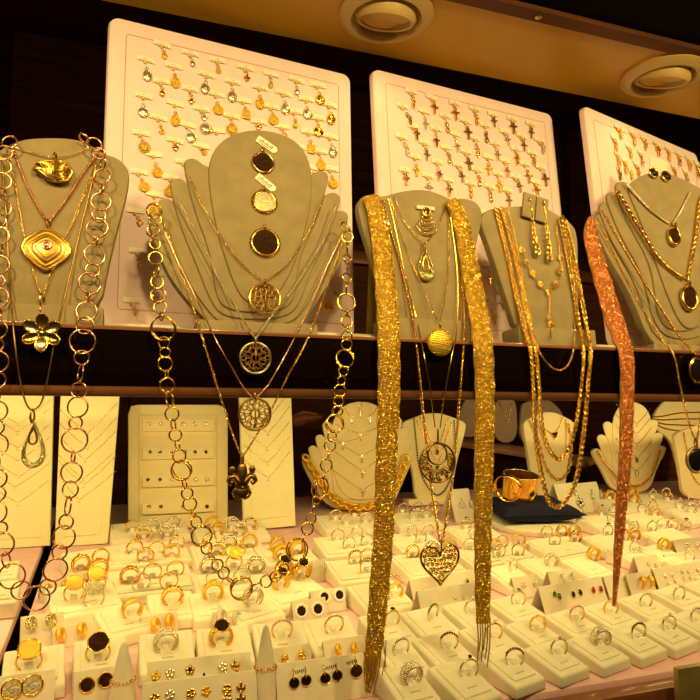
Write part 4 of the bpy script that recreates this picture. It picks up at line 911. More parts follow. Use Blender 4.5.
necklace('gold chain on the cream bust behind the black stone pendant', FP5, [(684, 433), (688, 455), (694, 478), (706, 488)], None, 'box', 1.6, m_gold)
# things further back in the shop
def yplane(Y, lean=0): return Plane((0, Y, .2), (1, 0, 0), (0, math.tan(math.radians(lean)), 1))
Q6 = yplane(1.62, 6)
t = bust('necklace_bust', 'large cream bust wrapped with several gold strands, standing at the back', Q6, [[(652, 420), (660, 405), (672, 396), (690, 396), (705, 400), (712, 420), (704, 440), (700, 470), (678, 470), (672, 440), (656, 430)]], m_ivory, prop=False)
for k in range(4): necklace('gold strand wrapped around the large cream bust at the back', Q6, [(652 + k, 417 + k * 2), (664, 416 + k * 4), (680, 413 + k * 6), (708, 412 + k * 7)], None, 'snake', 1.5, m_gold, off=.003, group='strands on the large cream bust at the back')
a, b = yplane(2.05).hit(430, 437), yplane(1.66).hit(585, 462)
sd = thing('side_counter', 'reddish wooden side counter in the shop behind the navy cushion', 'counter', (a + b) / 2 - Vector((0, 0, .5)))
ud = (b - a).normalized(); fw = Vector((ud.y, -ud.x, 0)).normalized()
Mc = Matrix.Translation(a) @ Matrix((ud, Vector((0, 0, 1)).cross(ud).normalized(), Vector((0, 0, 1)))).transposed().to_4x4(); Ld = (b - a).length
part(sd, MB().bbox(0, Ld, 0, .22, -.018, 0, .003, Mc), 'counter_top', mat('red_wood', (.60, .28, .16), .4, 0, var=.2, vscale=6, stretch=(1, 6, 20)))
part(sd, MB().box(.03, Ld - .03, .03, .20, -.48, -.0185, Mc), 'cabinet', m_woodd)
Q7 = yplane(1.97, 5)
for out, lab, m in [([(494, 442), (494, 405), (500, 398), (512, 398), (517, 404), (518, 443)], 'grey pink suede bust leaning on the side counter', m_grey), ([(455, 436), (462, 404), (468, 398), (478, 400), (482, 438)], 'narrow grey pink bust beside the glitter scarf on the side counter', m_grey), ([(519, 446), (521, 408), (524, 402), (545, 398), (556, 404), (566, 418), (560, 448)], 'dusty pink stand behind the cream bust on the side counter', m_grey)]:
    bust('necklace_bust', lab, Q7, [out], m, prop=False)
necklace('thin gold chain on the grey pink bust of the side counter', Q7, [(499, 402), (504, 412), (507, 424)], [(507, 424), (510, 412), (512, 402)], 'thin', .8, m_gold)
Q8 = yplane(1.75)
t = thing('wooden_post', 'pale wooden upright behind the wrapped cream bust', 'post', (Q8.hit(668, 470).x, 1.75, -.2995))
part(t, MB().box(Q8.hit(664, 440).x, Q8.hit(673, 440).x, 1.742, 1.758, -.2995, .30), 'upright', m_woodm); part(t, MB().bbox(-12, 8, -10, -5, -3, 4, .5, spot(Q8, 668, 466, 0)), 'rail', m_woodm)
# folded brown leather pouch, far back between cream panel and fan bust
Q9 = yplane(1.55)
sb = thing('back_ledge', 'low dark ledge behind the cream fanned bust', 'ledge', Q9.hit(305, 500))
part(sb, MB().bbox(-45, 50, -70, -10, -20, 0, 1, spot(Q9, 310, 420, 0)), 'ledge_box', m_woodd)
t = thing('leather_pouch', 'brown leather pouch lying on the low dark ledge', 'pouch', Q9.hit(306, 424))
M = spot(Q9, 306, 421, .01)
part(t, MB().ell((0, 3, 0), 15, 6, 8, 16, 8, M).ell((9, 4, 3), 8, 3.5, 5, 12, 6, M).ell((-8, 1, 2), 9, 7, 6, 12, 6, M), 'body', m_woodm, True)
part(t, MB().tube([(-14, 5, 4), (-4, 9, 5), (8, 7, 6), (15, 3, 5)], 1.4, 6, M=M), 'flap_edge', m_woodm, True)
# behind the upper boards
QU = yplane(.99)
t = thing('amber_vase', 'slim amber glass vase behind the gap beside the glitter scarf bust', 'vase', (QU.hit(368, 330).x, .96, Z_TOP))
part(t, MB().lathe([(.014, 0), (.016, .01), (.012, .10), (.010, .16), (.013, .215), (.015, .22), (.012, .217), (.009, .16), (.010, .02)], 20, Matrix.Translation((QU.hit(368, 330).x, .96, Z_TOP + .0002)), cap=False), 'glass', mat('amber_glass', (.85, .62, .16), .1, 0, spec=.7))
t = thing('teal_jar', 'small teal glass jar standing behind the copper scarf', 'jar', (QU.hit(605, 330).x, .985, Z_TOP))
part(t, MB().lathe([(.016, 0), (.018, .004), (.018, .030), (.012, .036), (.012, .040)], 20, Matrix.Translation((QU.hit(605, 330).x, .985, Z_TOP + .0002))), 'body', m_teal)
part(t, MB().lathe([(.013, .040), (.014, .042), (.014, .049), (.004, .052)], 20, Matrix.Translation((QU.hit(605, 330).x, .985, Z_TOP + .0004))), 'lid', m_brass)

# ================================================================== navy cushion, bangle, cuff
cb = BASE.hit(530, 526)
FB = Matrix((BASE.u, BASE.v, BASE.n)).transposed().to_4x4()
t = thing('round_plinth', 'low round cream disc under the navy cushion', 'plinth', cb)
part(t, MB().lathe([(.088, .0005), (.090, .003), (.090, .010), (.087, .013), (.001, .013)], 48, Matrix.Translation(cb) @ FB), 'disc', m_cream)
t = thing('navy_cushion', 'flat navy velvet cushion with pointed corners', 'cushion', cb)
vs, fs, n = [], [], 24
for sgn in (1, -1):
    for i in range(n + 1):
        for j in range(n + 1):
            u, v = -1 + 2 * i / n, -1 + 2 * j / n
            k = (1 - u ** 4) * (1 - v ** 4); pin = 1 - .13 * (1 - u * u) * abs(v) ** 3 ; pin2 = 1 - .13 * (1 - v * v) * abs(u) ** 3
            dent = -.006 * math.exp(-((u + .25) ** 2 + v * v) * 3) if sgn > 0 else 0
            vs.append((u * .092 * pin2, v * .066 * pin, .0348 + sgn * (.021 * max(0, k) ** .5) + .002 * math.sin(u * 7 + v * 3) * k + dent))
    o_ = 0 if sgn == 1 else (n + 1) ** 2
    for i in range(n):
        for j in range(n): q = o_ + i * (n + 1) + j; f = (q, q + n + 1, q + n + 2, q + 1); fs.append(f if sgn == 1 else f[::-1])
MP = Matrix.Translation(cb) @ FB @ RZ(-.12) @ Matrix.Translation((.004, .012, 0))
part(t, MB().add(vs, fs, MP), 'cushion_body', m_navyc, True)
part(t, MB().tube([(x * .092, y * .066, .0348) for x, y in [(-1, -1), (-.5, -.93), (0, -.87), (.5, -.93), (1, -1), (.93, -.5), (.87, 0), (.93, .5), (1, 1), (.5, .93), (0, .87), (-.5, .93), (-1, 1), (-.93, .5), (-.87, 0), (-.93, -.5)]], .0016, 5, True, MP), 'piping', m_navyc, True)
QC = Plane(cb + BASE.n * .0505, BASE.u, BASE.v)
c = QC.hit(518.5, 500)
t = thing('cuff_bracelet', 'broad gold cuff with dark stone diamond motif on the navy cushion', 'bracelet', c)
Rc, hc = .036, .056
MCf = Matrix.Translation(c) @ Matrix.Rotation(math.radians(13), 4, 'X') @ RZ(-.25)
part(t, MB().lathe([(Rc * .96, 0), (Rc, .0), (Rc * 1.04, hc), (Rc * 1.0, hc)] + [(Rc * .96, 0)], 48, MCf, cap=False), 'band', m_gold)
part(t, MB().torus(Rc * 1.02, .0014, 48, 5, MCf @ TR(0, 0, hc)), 'upper_rim', m_white, True)
mo = MCf @ RZ(-PI / 2 + .40) @ Matrix.Translation((Rc * 1.03, 0, hc * .46)) @ Matrix.Rotation(PI / 2, 4, 'Y') @ RZ(PI / 2)
dm = MB().tube([(0, .014, 0), (.013, 0, -.002), (0, -.014, 0), (-.013, 0, -.002)], .0014, 5, True, mo).tube([(0, .009, .001), (.008, 0, 0), (0, -.009, .001), (-.008, 0, 0)], .001, 5, True, mo)
mo_ = part(t, dm, 'diamond_motif', m_goldy, True); part(t, MB().ell((0, 0, .001), .0045, .006, .003, 12, 6, mo), 'centre_stone', m_blackst, True, sub=mo_)
QB = Plane((0, c.y - .046, 0), (1, 0, 0), (0, 0, 1)); c2 = QB.hit(508, 488)
t = thing('bangle', 'narrow gold bangle with inset stones leaning against the cuff', 'bracelet', c2 - Vector((0, 0, .034)))
MBn = Matrix.Translation(c2) @ Matrix.Rotation(math.radians(-55), 4, 'Z') @ Matrix.Rotation(PI / 2, 4, 'X') @ Matrix.Rotation(.30, 4, 'X')
part(t, MB().torus(.0275, .0014, 48, 6, MBn, rz=.0070), 'hoop', m_gold, True)
for k in range(9):
    a = 2 * PI * k / 18 - .8; q = (math.cos(a) * .0287, math.sin(a) * .0287, 0)
    part(t, MB().ell(q, .0013, .0013, .0015, 6, 4, MBn), 'inset_stone', (m_red, m_green, m_navy)[k % 3], True)

# ================================================================== ring blocks and rings
def block(px, py, wpx, yaw=0, d=.052, hf=.013, hb=.026, label='', group='cream ring blocks'):
    hm = (hf + hb) / 2; P = BASE.hit(px, py, hm) - BASE.n * (hm - .0005); a = math.radians(yaw)
    w = round(wpx * .95 * BASE.scale(px, py), 3)
    u = BASE.u * math.cos(a) + BASE.v * math.sin(a); v = BASE.v * math.cos(a) - BASE.u * math.sin(a)
    M = Matrix.Translation(P) @ Matrix((u, v, BASE.n)).transposed().to_4x4()
    t = thing('ring_block', label, 'ring block', M=M, group=group)
    def body():
        q = MB(); x, y = w / 2, d / 2
        q.add([(-x, -y, 0), (x, -y, 0), (x, y, 0), (-x, y, 0), (-x * .97, -y * .97, hf), (x * .97, -y * .97, hf), (x * .97, y * .97, hb), (-x * .97, y * .97, hb)], [(3, 2, 1, 0), (4, 5, 6, 7), (0, 1, 5, 4), (1, 2, 6, 5), (2, 3, 7, 6), (3, 0, 4, 7)])
        return MB().bevmesh(q, .0028, None, 3).mesh('body', m_cream, 'auto')
    def pad():
        q = MB(); x0, y0, y1 = w / 2 - .0075, -d / 2 + .009, d / 2 - .006; zz = lambda y: hf + (hb - hf) * (y + d / 2) / d
        q.add([(-x0, y0, zz(y0) - .001), (x0, y0, zz(y0) - .001), (x0, y1, zz(y1) - .001), (-x0, y1, zz(y1) - .001), (-x0, y0, zz(y0) + .0016), (x0, y0, zz(y0) + .0016), (x0, y1, zz(y1) + .0016), (-x0, y1, zz(y1) + .0016)], [(3, 2, 1, 0), (4, 5, 6, 7), (0, 1, 5, 4), (1, 2, 6, 5), (2, 3, 7, 6), (3, 0, 4, 7)])
        return MB().bevmesh(q, .0011, None, 2).mesh('pad', m_cream, 'auto')
    link('body', shared(('blk', w, d, hf, hb), body), t); link('pad', shared(('pad', w, d, hf, hb), pad), t)
    ps = thing_pins(t, w, d, hf, hb)
    return Plane(P + BASE.n * (hm + .0022), u, v * d + BASE.n * (hb - hf))
def thing_pins(t, w, d, hf, hb):
    me = shared('slot', lambda: MB().box(-.006, .006, -.0008, .0008, 0, .0004).mesh('slot', m_seam, False))
    zz = hf + (hb - hf) * .30 + .0016
    link('slot', me, t, Matrix.Translation((0, d * -.2, zz)) @ Matrix.Rotation(math.atan((hb - hf) / d), 4, 'X'))
RR = .0096
A0, A1 = -math.radians(52), math.radians(232)
X90 = Matrix.Rotation(PI / 2, 4, 'X')
def ring_band(kind, m):
    b = MB()
    if kind in ('thin', 'gem', 'half', 'coin', 'solit', 'cluster'): b.torus(RR, .0010, 22, 5, X90, a0=A0, a1=A1, rz=.0014)
    elif kind == 'band': b.torus(RR, .0012, 24, 6, X90, a0=A0, a1=A1, rz=.0030)
    elif kind == 'wide': b.torus(RR, .0011, 26, 6, X90, a0=A0, a1=A1, rz=.0048)
    elif kind in ('pave', 'flower', 'onyx'):
        for i in range(25):
            a = A0 + (A1 - A0) * i / 24; f = .5 + .5 * math.sin(max(0, min(PI, (a - A0) / (A1 - A0) * PI)))
            b.ell((RR * math.cos(a), 0, RR * math.sin(a)), .0021, .0020 + .0042 * f, .0021, 6, 5)
    elif kind == 'twist':
        p1 = [(math.cos(a) * (RR + .0007 * math.sin(a * 9)), .0012 * math.cos(a * 9), math.sin(a) * (RR + .0007 * math.sin(a * 9))) for a in [A0 + (A1 - A0) * i / 50 for i in range(51)]]
        b.tube(p1, .0008, 5).tube([(x, -y, z) for x, y, z in p1], .0008, 5)
    return b
def ring_top(kind, m, g):
    """list of (part name, mesh builder, material)"""
    if kind == 'solit': return [('setting', MB().lathe([(.0009, RR), (.0018, RR + .0026)], 8), m), ('stone', MB().ell((0, 0, RR + .003), .0021, .0021, .0016, 8, 5), GEM[g])]
    if kind == 'gem': return [('setting', MB().torus(.0030, .0008, 12, 4, Matrix.Translation((0, 0, RR + .0018))), m), ('stone', MB().ell((0, 0, RR + .0024), .0030, .0030, .0020, 10, 5), GEM[g])]
    if kind == 'half':
        b = MB()
        for i in range(9): a = PI / 2 + (i - 4) * .26; b.ell((math.cos(a) * (RR + .0008), 0, math.sin(a) * (RR + .0008)), .0012, .0013, .0012, 6, 4)
        return [('stone_row', b, GEM[g])]
    if kind == 'coin':
        M = Matrix.Translation((0, -.002, RR + .002)) @ Matrix.Rotation(math.radians(38), 4, 'X')
        return [('coin', MB().lathe([(.0082, -.0006), (.0082, .0006), (.007, .0009), (.0001, .0009)], 28, M), m_coiny if g == 'y' else (m_coin if g == 'w' else m_onyx)), ('bezel', MB().torus(.0086, .0008, 28, 5, M), m)]
    if kind == 'onyx':
        M = Matrix.Translation((0, -.0015, RR + .0022)) @ Matrix.Rotation(math.radians(34), 4, 'X')
        return [('stone', MB().ell((0, 0, 0), .0066, .0058, .0018, 18, 6, M), m_onyx), ('bezel', MB().torus(1, .14, 24, 5, M, sx=.0068, sy=.006, rz=.0014), m)]
    if kind in ('pave', 'cluster', 'flower'):
        b = MB(); r = random.Random(3)
        for i in range(34 if kind == 'pave' else 16):
            a = PI / 2 + r.uniform(-1, 1) * (1.25 if kind == 'pave' else .6); b.ell((math.cos(a) * (RR + .0019), r.uniform(-.0042, .0042), math.sin(a) * (RR + .0019)), .0010, .0010, .0009, 5, 4)
        return [('stones' if kind != 'flower' else 'petals', b, GEM[g] if kind != 'flower' else m)]
    return []
RN = {'thin': 'slim {m} ring', 'solit': 'slim {m} {g} solitaire ring', 'gem': '{m} {g} gemstone ring', 'half': '{m} {g} stone row ring', 'coin': '{m} flat {c} coin ring', 'band': 'plain {m} band ring', 'wide': 'broad smooth {m} ring', 'pave': 'domed {m} {g} stone ring', 'flower': 'broad textured {m} ring', 'onyx': 'heavy {m} dark oval ring', 'twist': 'twisted {m} ring', 'cluster': 'slim {m} {g} cluster ring'}
def ring(seat, px, py, kind, m, where, g='c', yaw=0.0, sc=1.0, clip=True):
    P = seat.hit(px, py, RR * .62 * sc); a = math.radians(yaw)
    # stand upright on the seat
    u = seat.u * math.cos(a) + seat.v * math.sin(a); n_ = (seat.n + Vector((0, 0, 1))).normalized(); v = n_.cross(u).normalized(); u = v.cross(n_)
    M = Matrix.Translation(P) @ Matrix((u, v, n_)).transposed().to_4x4() @ Matrix.Scale(sc, 4)
    lab = RN[kind].format(m=MATN[m.name], g=GN.get(g, ''), c={'y': 'yellow', 'w': 'pale', 'o': 'dark'}.get(g, '')) + ' ' + where
    t = thing('ring', lab, 'ring', M=M, group='rings ' + where)
    link('band', shared(('band', kind, m.name), lambda: ring_band(kind, m).mesh('band', m, True)), t)
    for i, (nm, b, mm) in enumerate(ring_top(kind, m, g) if ('top', kind, m.name, g) not in CACHE else CACHE[('top', kind, m.name, g)]):
        k = ('topm', kind, m.name, g, i); me = shared(k, lambda: b.mesh(nm, mm, True)); link(nm, me, t)
    if clip: link('plastic_clip', shared('clip', lambda: MB().bbox(-.0035, .0035, .0012, .0032, -.0068, -.0012, .0006).bbox(-.0022, .0022, -.0004, .0012, -.0066, -.0030, .0005).mesh('plastic_clip', m_clip, 'auto')), t)
def tray_of(px, py, w, where, rings, yaw=0, d=.062, ryaw=0, lab=None, **k):
    n = len(rings)
    lab = lab or (f'cream velvet ring tray {where}' if n > 1 else f'cream velvet ring block {where}')
    s = block(px, py, w, yaw, d, label=lab, group='cream ring trays' if n > 1 else 'cream ring blocks', **k)
    for r in rings:
        x, y, kind, m = r[:4]; g = r[4] if len(r) > 4 else 'c'; ya = r[5] if len(r) > 5 else (ryaw if px < 480 else -16)
        ring(s, x, y, kind, m, 'on ' + where_noun(n) + ' ' + where, g, ya + random.uniform(-6, 6), 1.25 if (px < 310 and py < 612) else (1.18 if n > 1 else (1.2 if px < 345 else 1.06)))
def where_noun(n): return 'tray' if n > 1 else 'block'
T = tray_of
# left-hand trays
T(150, 530, 76, 'against the foot of the stud stand', [(132.5, 527.5, 'wide', Y_), (153.5, 526, 'pave', W_), (174, 523.5, 'pave', W_), (144, 534, 'pave', G), (167.5, 532, 'pave', W_)], 6, .075)
T(149, 553, 80, 'of five plain gold bands', [(134.6, 548, 'band', G), (145.6, 556, 'band', G), (156.5, 549, 'thin', G), (171.5, 552, 'band', Y_), (177, 543, 'band', G)], 6, .075)
T(152, 580, 82, 'of slim gold rings with one flower', [(130, 576, 'flower', G), (152.6, 572, 'thin', G), (175.4, 569, 'thin', Y_), (141, 582.5, 'solit', W_), (169, 581, 'thin', G)], 6, .075)
T(231, 530, 72, 'in front of the fleur-de-lis pendant panel', [(213, 523.5, 'flower', Y_), (218, 530.6, 'flower', Y_), (232, 525, 'pave', W_), (240, 531.4, 'pave', W_), (250, 525, 'pave', G)], 4, .075)
T(230, 553, 74, 'of mixed broad bands', [(209.4, 542, 'band', G), (217, 550, 'pave', G), (229, 543, 'pave', W_), (238, 549.5, 'band', G), (249.5, 543, 'flower', Y_)], 4, .075)
T(232, 581, 76, 'with one yellow coin ring among white ones', [(209, 566, 'pave', W_), (215, 578, 'solit', W_), (234, 562, 'coin', G, 'y'), (256, 566, 'pave', W_), (242, 576, 'thin', W_)], 4, .075)
T(98, 559, 62, 'of three textured hoops beside the gap', [(81, 564, 'flower', G), (100.6, 557, 'band', G), (99, 568, 'flower', G)], 16, .07)
T(84, 598, 66, 'with three coin rings beside the gap', [(74, 593, 'coin', G, 'y'), (96, 584, 'coin', G, 'y'), (94, 599, 'coin', W_, 'w')], 14, .08)
T(172, 606, 46, 'behind the gold hoop card', [(172.5, 597, 'flower', G)], 3)
T(126, 620, 52, 'set cornerwise beside the hoop card', [(132, 609, 'wide', Y_)], 20, .058)
T(214, 605, 46, 'behind the silver hoop card', [(213, 592, 'flower', Y_)], 2)
T(252, 608, 54, 'set cornerwise under the doubled ring chain', [(253, 598, 'pave', W_)], 22, .058)
T(34, 668, 58, 'behind the pair of old coin earrings', [(29, 661, 'coin', G, 'y')], 5, .056, hb=.032)
T(101, 658, 52, 'behind the pair of dark disc earrings', [(98, 653, 'coin', G, 'o')], 4, .056, hb=.032)
T(167, 651, 54, 'behind the fleur-de-lis stud card', [(166, 642, 'pave', W_)], 0, .056, hb=.032)
T(225, 645, 54, 'with the heavy dark stone ring', [(221, 637, 'onyx', G, 'o')], -1, .056, hb=.032)
T(281, 639, 54, 'next to the taller finger cone', [(282, 630, 'half', G)], -2, .056, hb=.030)
T(332, 634, 52, 'between octagon earrings and glitter scarf', [(334, 625, 'half', G)], 3, .056, hb=.030)
T(286, 553, 56, 'of textured rings behind the doubled ring chain', [(278, 545, 'flower', Y_), (281, 553, 'flower', Y_), (297, 549, 'flower', Y_)], 12, .065)
T(291, 588, 64, 'of dark stone rings set cornerwise', [(284, 569, 'onyx', G, 'o'), (281, 582, 'onyx', G, 'o'), (302, 572, 'onyx', G, 'o')], 20, .085)
# behind and beside the glitter scarf
T(348, 522, 60, 'at the foot of the cream fanned bust', [(336, 516, 'half', G), (347, 521, 'half', Y_), (355, 513, 'band', G), (366, 519, 'half', G)], 2, .075)
T(348, 545, 62, 'of four clear rings beside gold scarf', [(338, 536, 'solit', W_), (349, 544, 'cluster', W_), (357, 533, 'cluster', W_), (367, 541, 'solit', W_)], 2, .075)
T(357, 570, 56, 'of red and green bands beside gold scarf', [(355, 558, 'half', G, 'r'), (367, 556, 'half', G), (367, 566, 'half', G, 'g')], 4, .07)
T(381, 596, 56, 'half hidden behind the scarf', [(393, 583, 'thin', G), (395, 592, 'band', Y_)], 6, .07)
T(388, 628, 44, 'beside the scarf with a navy stone ring', [(392, 619, 'gem', G, 'n')], 8)
T(402, 657, 42, 'with pale ring next to scarf fringe', [(401, 648, 'half', W_)], 6)
T(409, 685, 46, 'with broad white ring at scarf fringe', [(411.5, 675, 'pave', W_)], 5)
T(415, 519, 50, 'of coloured stone bands before small cream bust', [(403, 509, 'half', W_, 'p'), (414, 515, 'half', W_, 'n'), (418, 508, 'half', W_, 'g'), (427, 514, 'solit', W_), (434, 507, 'half', W_, 'n')], 4, .065)
T(415, 541, 50, 'of clear stone rings behind the heart', [(412, 532, 'cluster', W_), (421, 538, 'solit', W_), (428, 531, 'cluster', W_)], 5, .065)
T(428, 564, 68, 'half hidden by the heart pendant', [(413, 552, 'band', G), (432, 549, 'pave', W_), (450, 546, 'band', Y_)], 6, .08)
T(474, 532, 52, 'with green stone beside the drop earring card', [(466, 525, 'gem', G, 'g'), (474, 532, 'solit', W_)], 8, .065)
T(482, 556, 48, 'behind the second scarf strip', [(494, 546, 'band', G), (470, 545, 'solit', W_)], 10, .06)
RY = -20
T(431, 623, 46, 'with a green half eternity ring', [(433, 613, 'half', W_, 'g', 14)], 11)
T(474, 615, 46, 'behind the scarf strip end', [(472.5, 608, 'solit', W_, 'c', RY)], 13)
T(446, 651, 48, 'with a gold and navy ring', [(449, 642, 'half', G, 'n', RY)], 12)
T(492, 641, 48, 'with a gold ring beside the fringe', [(494, 632, 'solit', G, 'c', RY)], 13)
T(464, 681, 50, 'with white solitaire under the scarf fringe', [(469, 669, 'solit', W_, 'k', RY)], 13)
for (bx, by, rx, ry, kd, m, g, wh) in [(512, 668, 514.5, 658, 'half', W_, 'n', 'with navy set ring by tray edge'), (556, 658, 559, 648, 'solit', W_, 'c', 'by the tray edge'), (597, 649, 601, 638, 'pave', W_, 'c', 'with broad stone ring by the tray edge'), (634, 641, 638.5, 632, 'half', W_, 'k', 'with dark stone ring by tray edge'), (667, 633, 669, 624, 'solit', W_, 'c', 'behind the small stud plate'), (698, 624, 697, 616, 'half', W_, 'c', 'at the window end of the front row'),
                                     (535, 633, 538, 624, 'twist', Y_, 'c', 'with a wavy yellow gold ring'), (574, 623, 577, 614, 'half', G, 'c', 'with gold ring below the coloured studs'), (610, 615, 611, 608, 'solit', Y_, 'c', 'under the copper scarf tip'), (646, 606, 646, 601, 'half', W_, 'c', 'below the gold hoop card'), (680, 597, 679, 594, 'solit', W_, 'c', 'below the stud grid card'), (712, 590, 708, 584, 'half', W_, 'c', 'past the stud grid card'), (516, 608, 518.5, 599, 'gem', W_, 'g', 'before the tent card fold')]:
    T(bx, by, 44, wh, [(rx, ry, kd, m, g, RY)], 14, .056, hf=.012, hb=.022)
T(511, 576, 40, 'with a white cluster ring', [(513.5, 566, 'cluster', W_, 'c', 15)], 12)
T(546, 569, 38, 'with white domed ring behind hoop card', [(552, 561, 'pave', W_)], 12)
T(588, 567, 38, 'with gold flower ring beside copper scarf', [(594, 554, 'flower', Y_)], 14)
T(511, 553, 46, 'of four gold rings before the round plinth', [(502, 542, 'half', G), (519, 540, 'band', Y_), (499, 551, 'half', W_), (518, 550, 'half', G)], 12, .065)
T(561, 547, 62, 'of five gold rings before the round plinth', [(547, 532, 'half', G), (555, 540, 'half', Y_), (562, 532, 'band', G), (574.5, 531, 'band', Y_), (576, 537, 'band', G)], 12, .08)
T(604, 522, 46, 'with green and red rings behind copper scarf', [(602, 512, 'gem', W_, 'g'), (613, 511, 'gem', W_, 'r'), (612, 518, 'solit', W_)], 12, .07)
T(613, 543, 52, 'with navy stone ring behind copper scarf', [(608, 531, 'gem', W_, 'n'), (634, 527, 'cluster', W_), (624, 536, 'half', Y_, 'r'), (635, 535, 'band', Y_)], 12, .075)
T(650, 520, 50, 'with red stone ring beside the copper scarf', [(642, 509, 'solit', W_), (653, 506, 'gem', W_, 'r'), (655, 512, 'band', Y_)], 12, .075)
T(672, 538, 56, 'of clear rings with one navy stone', [(652, 527, 'solit', W_), (662, 524, 'half', W_), (673, 524, 'solit', G), (686, 526, 'gem', W_, 'n')], 12, .075)
T(656, 500, 44, 'directly below the copper scarf fanned bust', [(653, 495, 'solit', W_), (666, 493, 'half', W_), (668, 497, 'band', G)], 10, .075)
T(691, 514, 46, 'of pale rings below the black stone pendant', [(680, 505, 'solit', W_), (691, 502, 'cluster', W_), (692, 509, 'cluster', W_), (700, 508, 'solit', W_)], 12, .075)
T(620, 504, 46, 'of textured gold rings behind the copper scarf', [(610, 496, 'flower', Y_), (633, 493, 'flower', Y_), (635, 499, 'flower', Y_)], 10, .075)
T(633, 554, 38, 'with white cluster ring beside copper scarf', [(635, 547, 'cluster', W_)], 14)
T(663, 554, 38, 'with gold flower ring behind stud cards', [(664, 545, 'flower', Y_)], 14)
T(692, 566, 42, 'behind the crystal flower card', [(690, 556, 'cluster', W_)], 14)
# blocks on the tray beyond the gap
block(2, 592, 30, 2, .06, .02, .03, label='cream block with square side on the tray beyond the gap')
block(4, 570, 26, 2, .05, .02, .03, label='smaller cream block behind on the tray beyond the gap')

# ================================================================== earring cards and earrings
def card(x0, y0, x1, y1, h, label, lean=20):
    A, B = BASE.hit(x0, y0, .0006), BASE.hit(x1, y1, .0006); u = (B - A); u.z = u.x * 0 + u.z; w = u.length; u.normalize()
    bk = Vector((-u.y, u.x, 0)).normalized(); l = math.radians(lean)
    pl = Plane(A, u, bk * math.sin(l) + Vector((0, 0, math.cos(l)))); hm = h * pl.scale((x0 + x1) / 2, (y0 + y1) / 2 - h / 2)
    t = thing('earring_card', label, 'earring card', A, 'folded earring cards')
    part(t, MB().bbox(0, w, 0, hm, -.0012, 0, .0004, pl.M(A)), 'front_panel', m_card)
    top = pl.w(0, hm, -.0010); dz = top.z - A.z; l2 = math.radians(26); v2 = (bk * -math.sin(l2) + Vector((0, 0, math.cos(l2)))).normalized()
    foot_y = dz / math.cos(l2) * .97
    p2 = Plane(top - v2 * foot_y, u, v2)
    part(t, MB().bbox(0, w, 0, foot_y - .0004, -.0012, 0, .0004, p2.M(p2.p)), 'back_panel', m_card)
    return pl
def earring(pl, px, py, kind, m, label, g='c', r=3.0, off=.0006, group=None):
    M = spot(pl, px, py, off); t = thing('hoop_earring' if kind == 'hoop' else 'stud_earring', label, 'earring', pl.hit(px, py, off), group or 'set of: ' + label)
    if kind == 'gem': part(t, MB().torus(1, .28, 14, 4, M @ TR(0, 0, .8), sx=r * .75, sy=r), 'setting', m, True); part(t, MB().ell((0, 0, .9), r * .7, r * .95, 1.2, 10, 5, M), 'stone', GEM[g], True)
    elif kind == 'drop': part(t, MB().torus(1.5, .5, 10, 4, M @ TR(0, 3, 1) @ Matrix.Rotation(1, 4, 'Y')), 'hook', m, True); part(t, MB().ell((0, -2, 1), r * .7, r, 1.2, 10, 5, M).torus(r, .5, 14, 4, M @ TR(0, -2, 1)), 'drop', m_pave if m is W_ else m, True)
    elif kind == 'disc':
        part(t, MB().lathe([(r * .9, .2), (r * .9, 1.2), (.01, 1.5)], 24, M), 'disc', GEM.get(g, m_coin) if g != 'w' else m_coin); part(t, MB().torus(r, r * .13, 28, 5, M @ TR(0, 0, .9)), 'rim', m, True)
    elif kind == 'oct':
        part(t, MB().lathe([(r * .8, .2), (r * .8, 1.4), (.01, 1.7)], 24, M), 'disc', m_onyx); b = MB().tube([(math.cos(2 * PI * k / 8 + .39) * r, math.sin(2 * PI * k / 8 + .39) * r, 1) for k in range(8)], r * .24, 6, True, M)
        part(t, b, 'pale_rim', m_clip)
    elif kind == 'hoop': part(t, MB().torus(r, r * .22, 20, 6, M @ TR(0, 0, r * .8) @ Matrix.Rotation(.95, 4, 'Y') @ RZ(-.2), rz=r * .42), 'hoop', m, True); part(t, MB().ell((0, r * .9, .5), .7, .7, .6, 6, 4, M), 'post', m, True)
    elif kind == 'flower':
        b = MB()
        for k in range(5): a = 2 * PI * k / 5 + px; b.ell((math.cos(a) * r * .6, math.sin(a) * r * .6, .9), r * .42, r * .42, .9, 7, 5, M)
        part(t, b, 'petals', m, True); part(t, MB().ell((0, 0, 1.3), r * .3, r * .3, .8, 6, 4, M), 'centre', GEM[g] if g != 'm' else m, True)
    elif kind == 'fleur': part(t, MB().ell((0, 1.5, 1), r * .3, r, .9, 8, 5, M).ell((-r * .55, .2, 1), r * .35, r * .7, .8, 7, 5, M @ RZ(.5)).ell((r * .55, .2, 1), r * .35, r * .7, .8, 7, 5, M @ RZ(-.5)).ell((0, -r * .8, 1), r * .3, r * .4, .8, 6, 4, M), 'lily', GEM[g] if g != 'm' else m, True); part(t, MB().box(-r * .8, r * .8, -r * .5, -r * .25, .8, 2.2, M), 'band', m)
    elif kind == 'hang':
        part(t, MB().torus(2.2, .5, 12, 4, M @ TR(0, r + 3, 1.5) @ Matrix.Rotation(1.1, 4, 'Y'), sy=2.2), 'hook', m_gold, True); part(t, MB().lathe([(r * .9, .6), (r * .9, 1.8), (.01, 2.0)], 24, M), 'disc', GEM[g]); part(t, MB().torus(r, r * .12, 26, 5, M @ TR(0, 0, 1.3)), 'rim', m, True)
    return t
def pair(pl, pts, kind, m, label, g='c', r=3.0):
    for x, y in pts: earring(pl, x, y, kind, m, label, g, r)
c = card(20, 651, 64, 644, 31, 'cream card with pave hoops by the gap'); pair(c, [(31, 624), (51, 621)], 'hoop', m_paveg, 'sparkling pave hoop earring on the card by the gap', r=6)
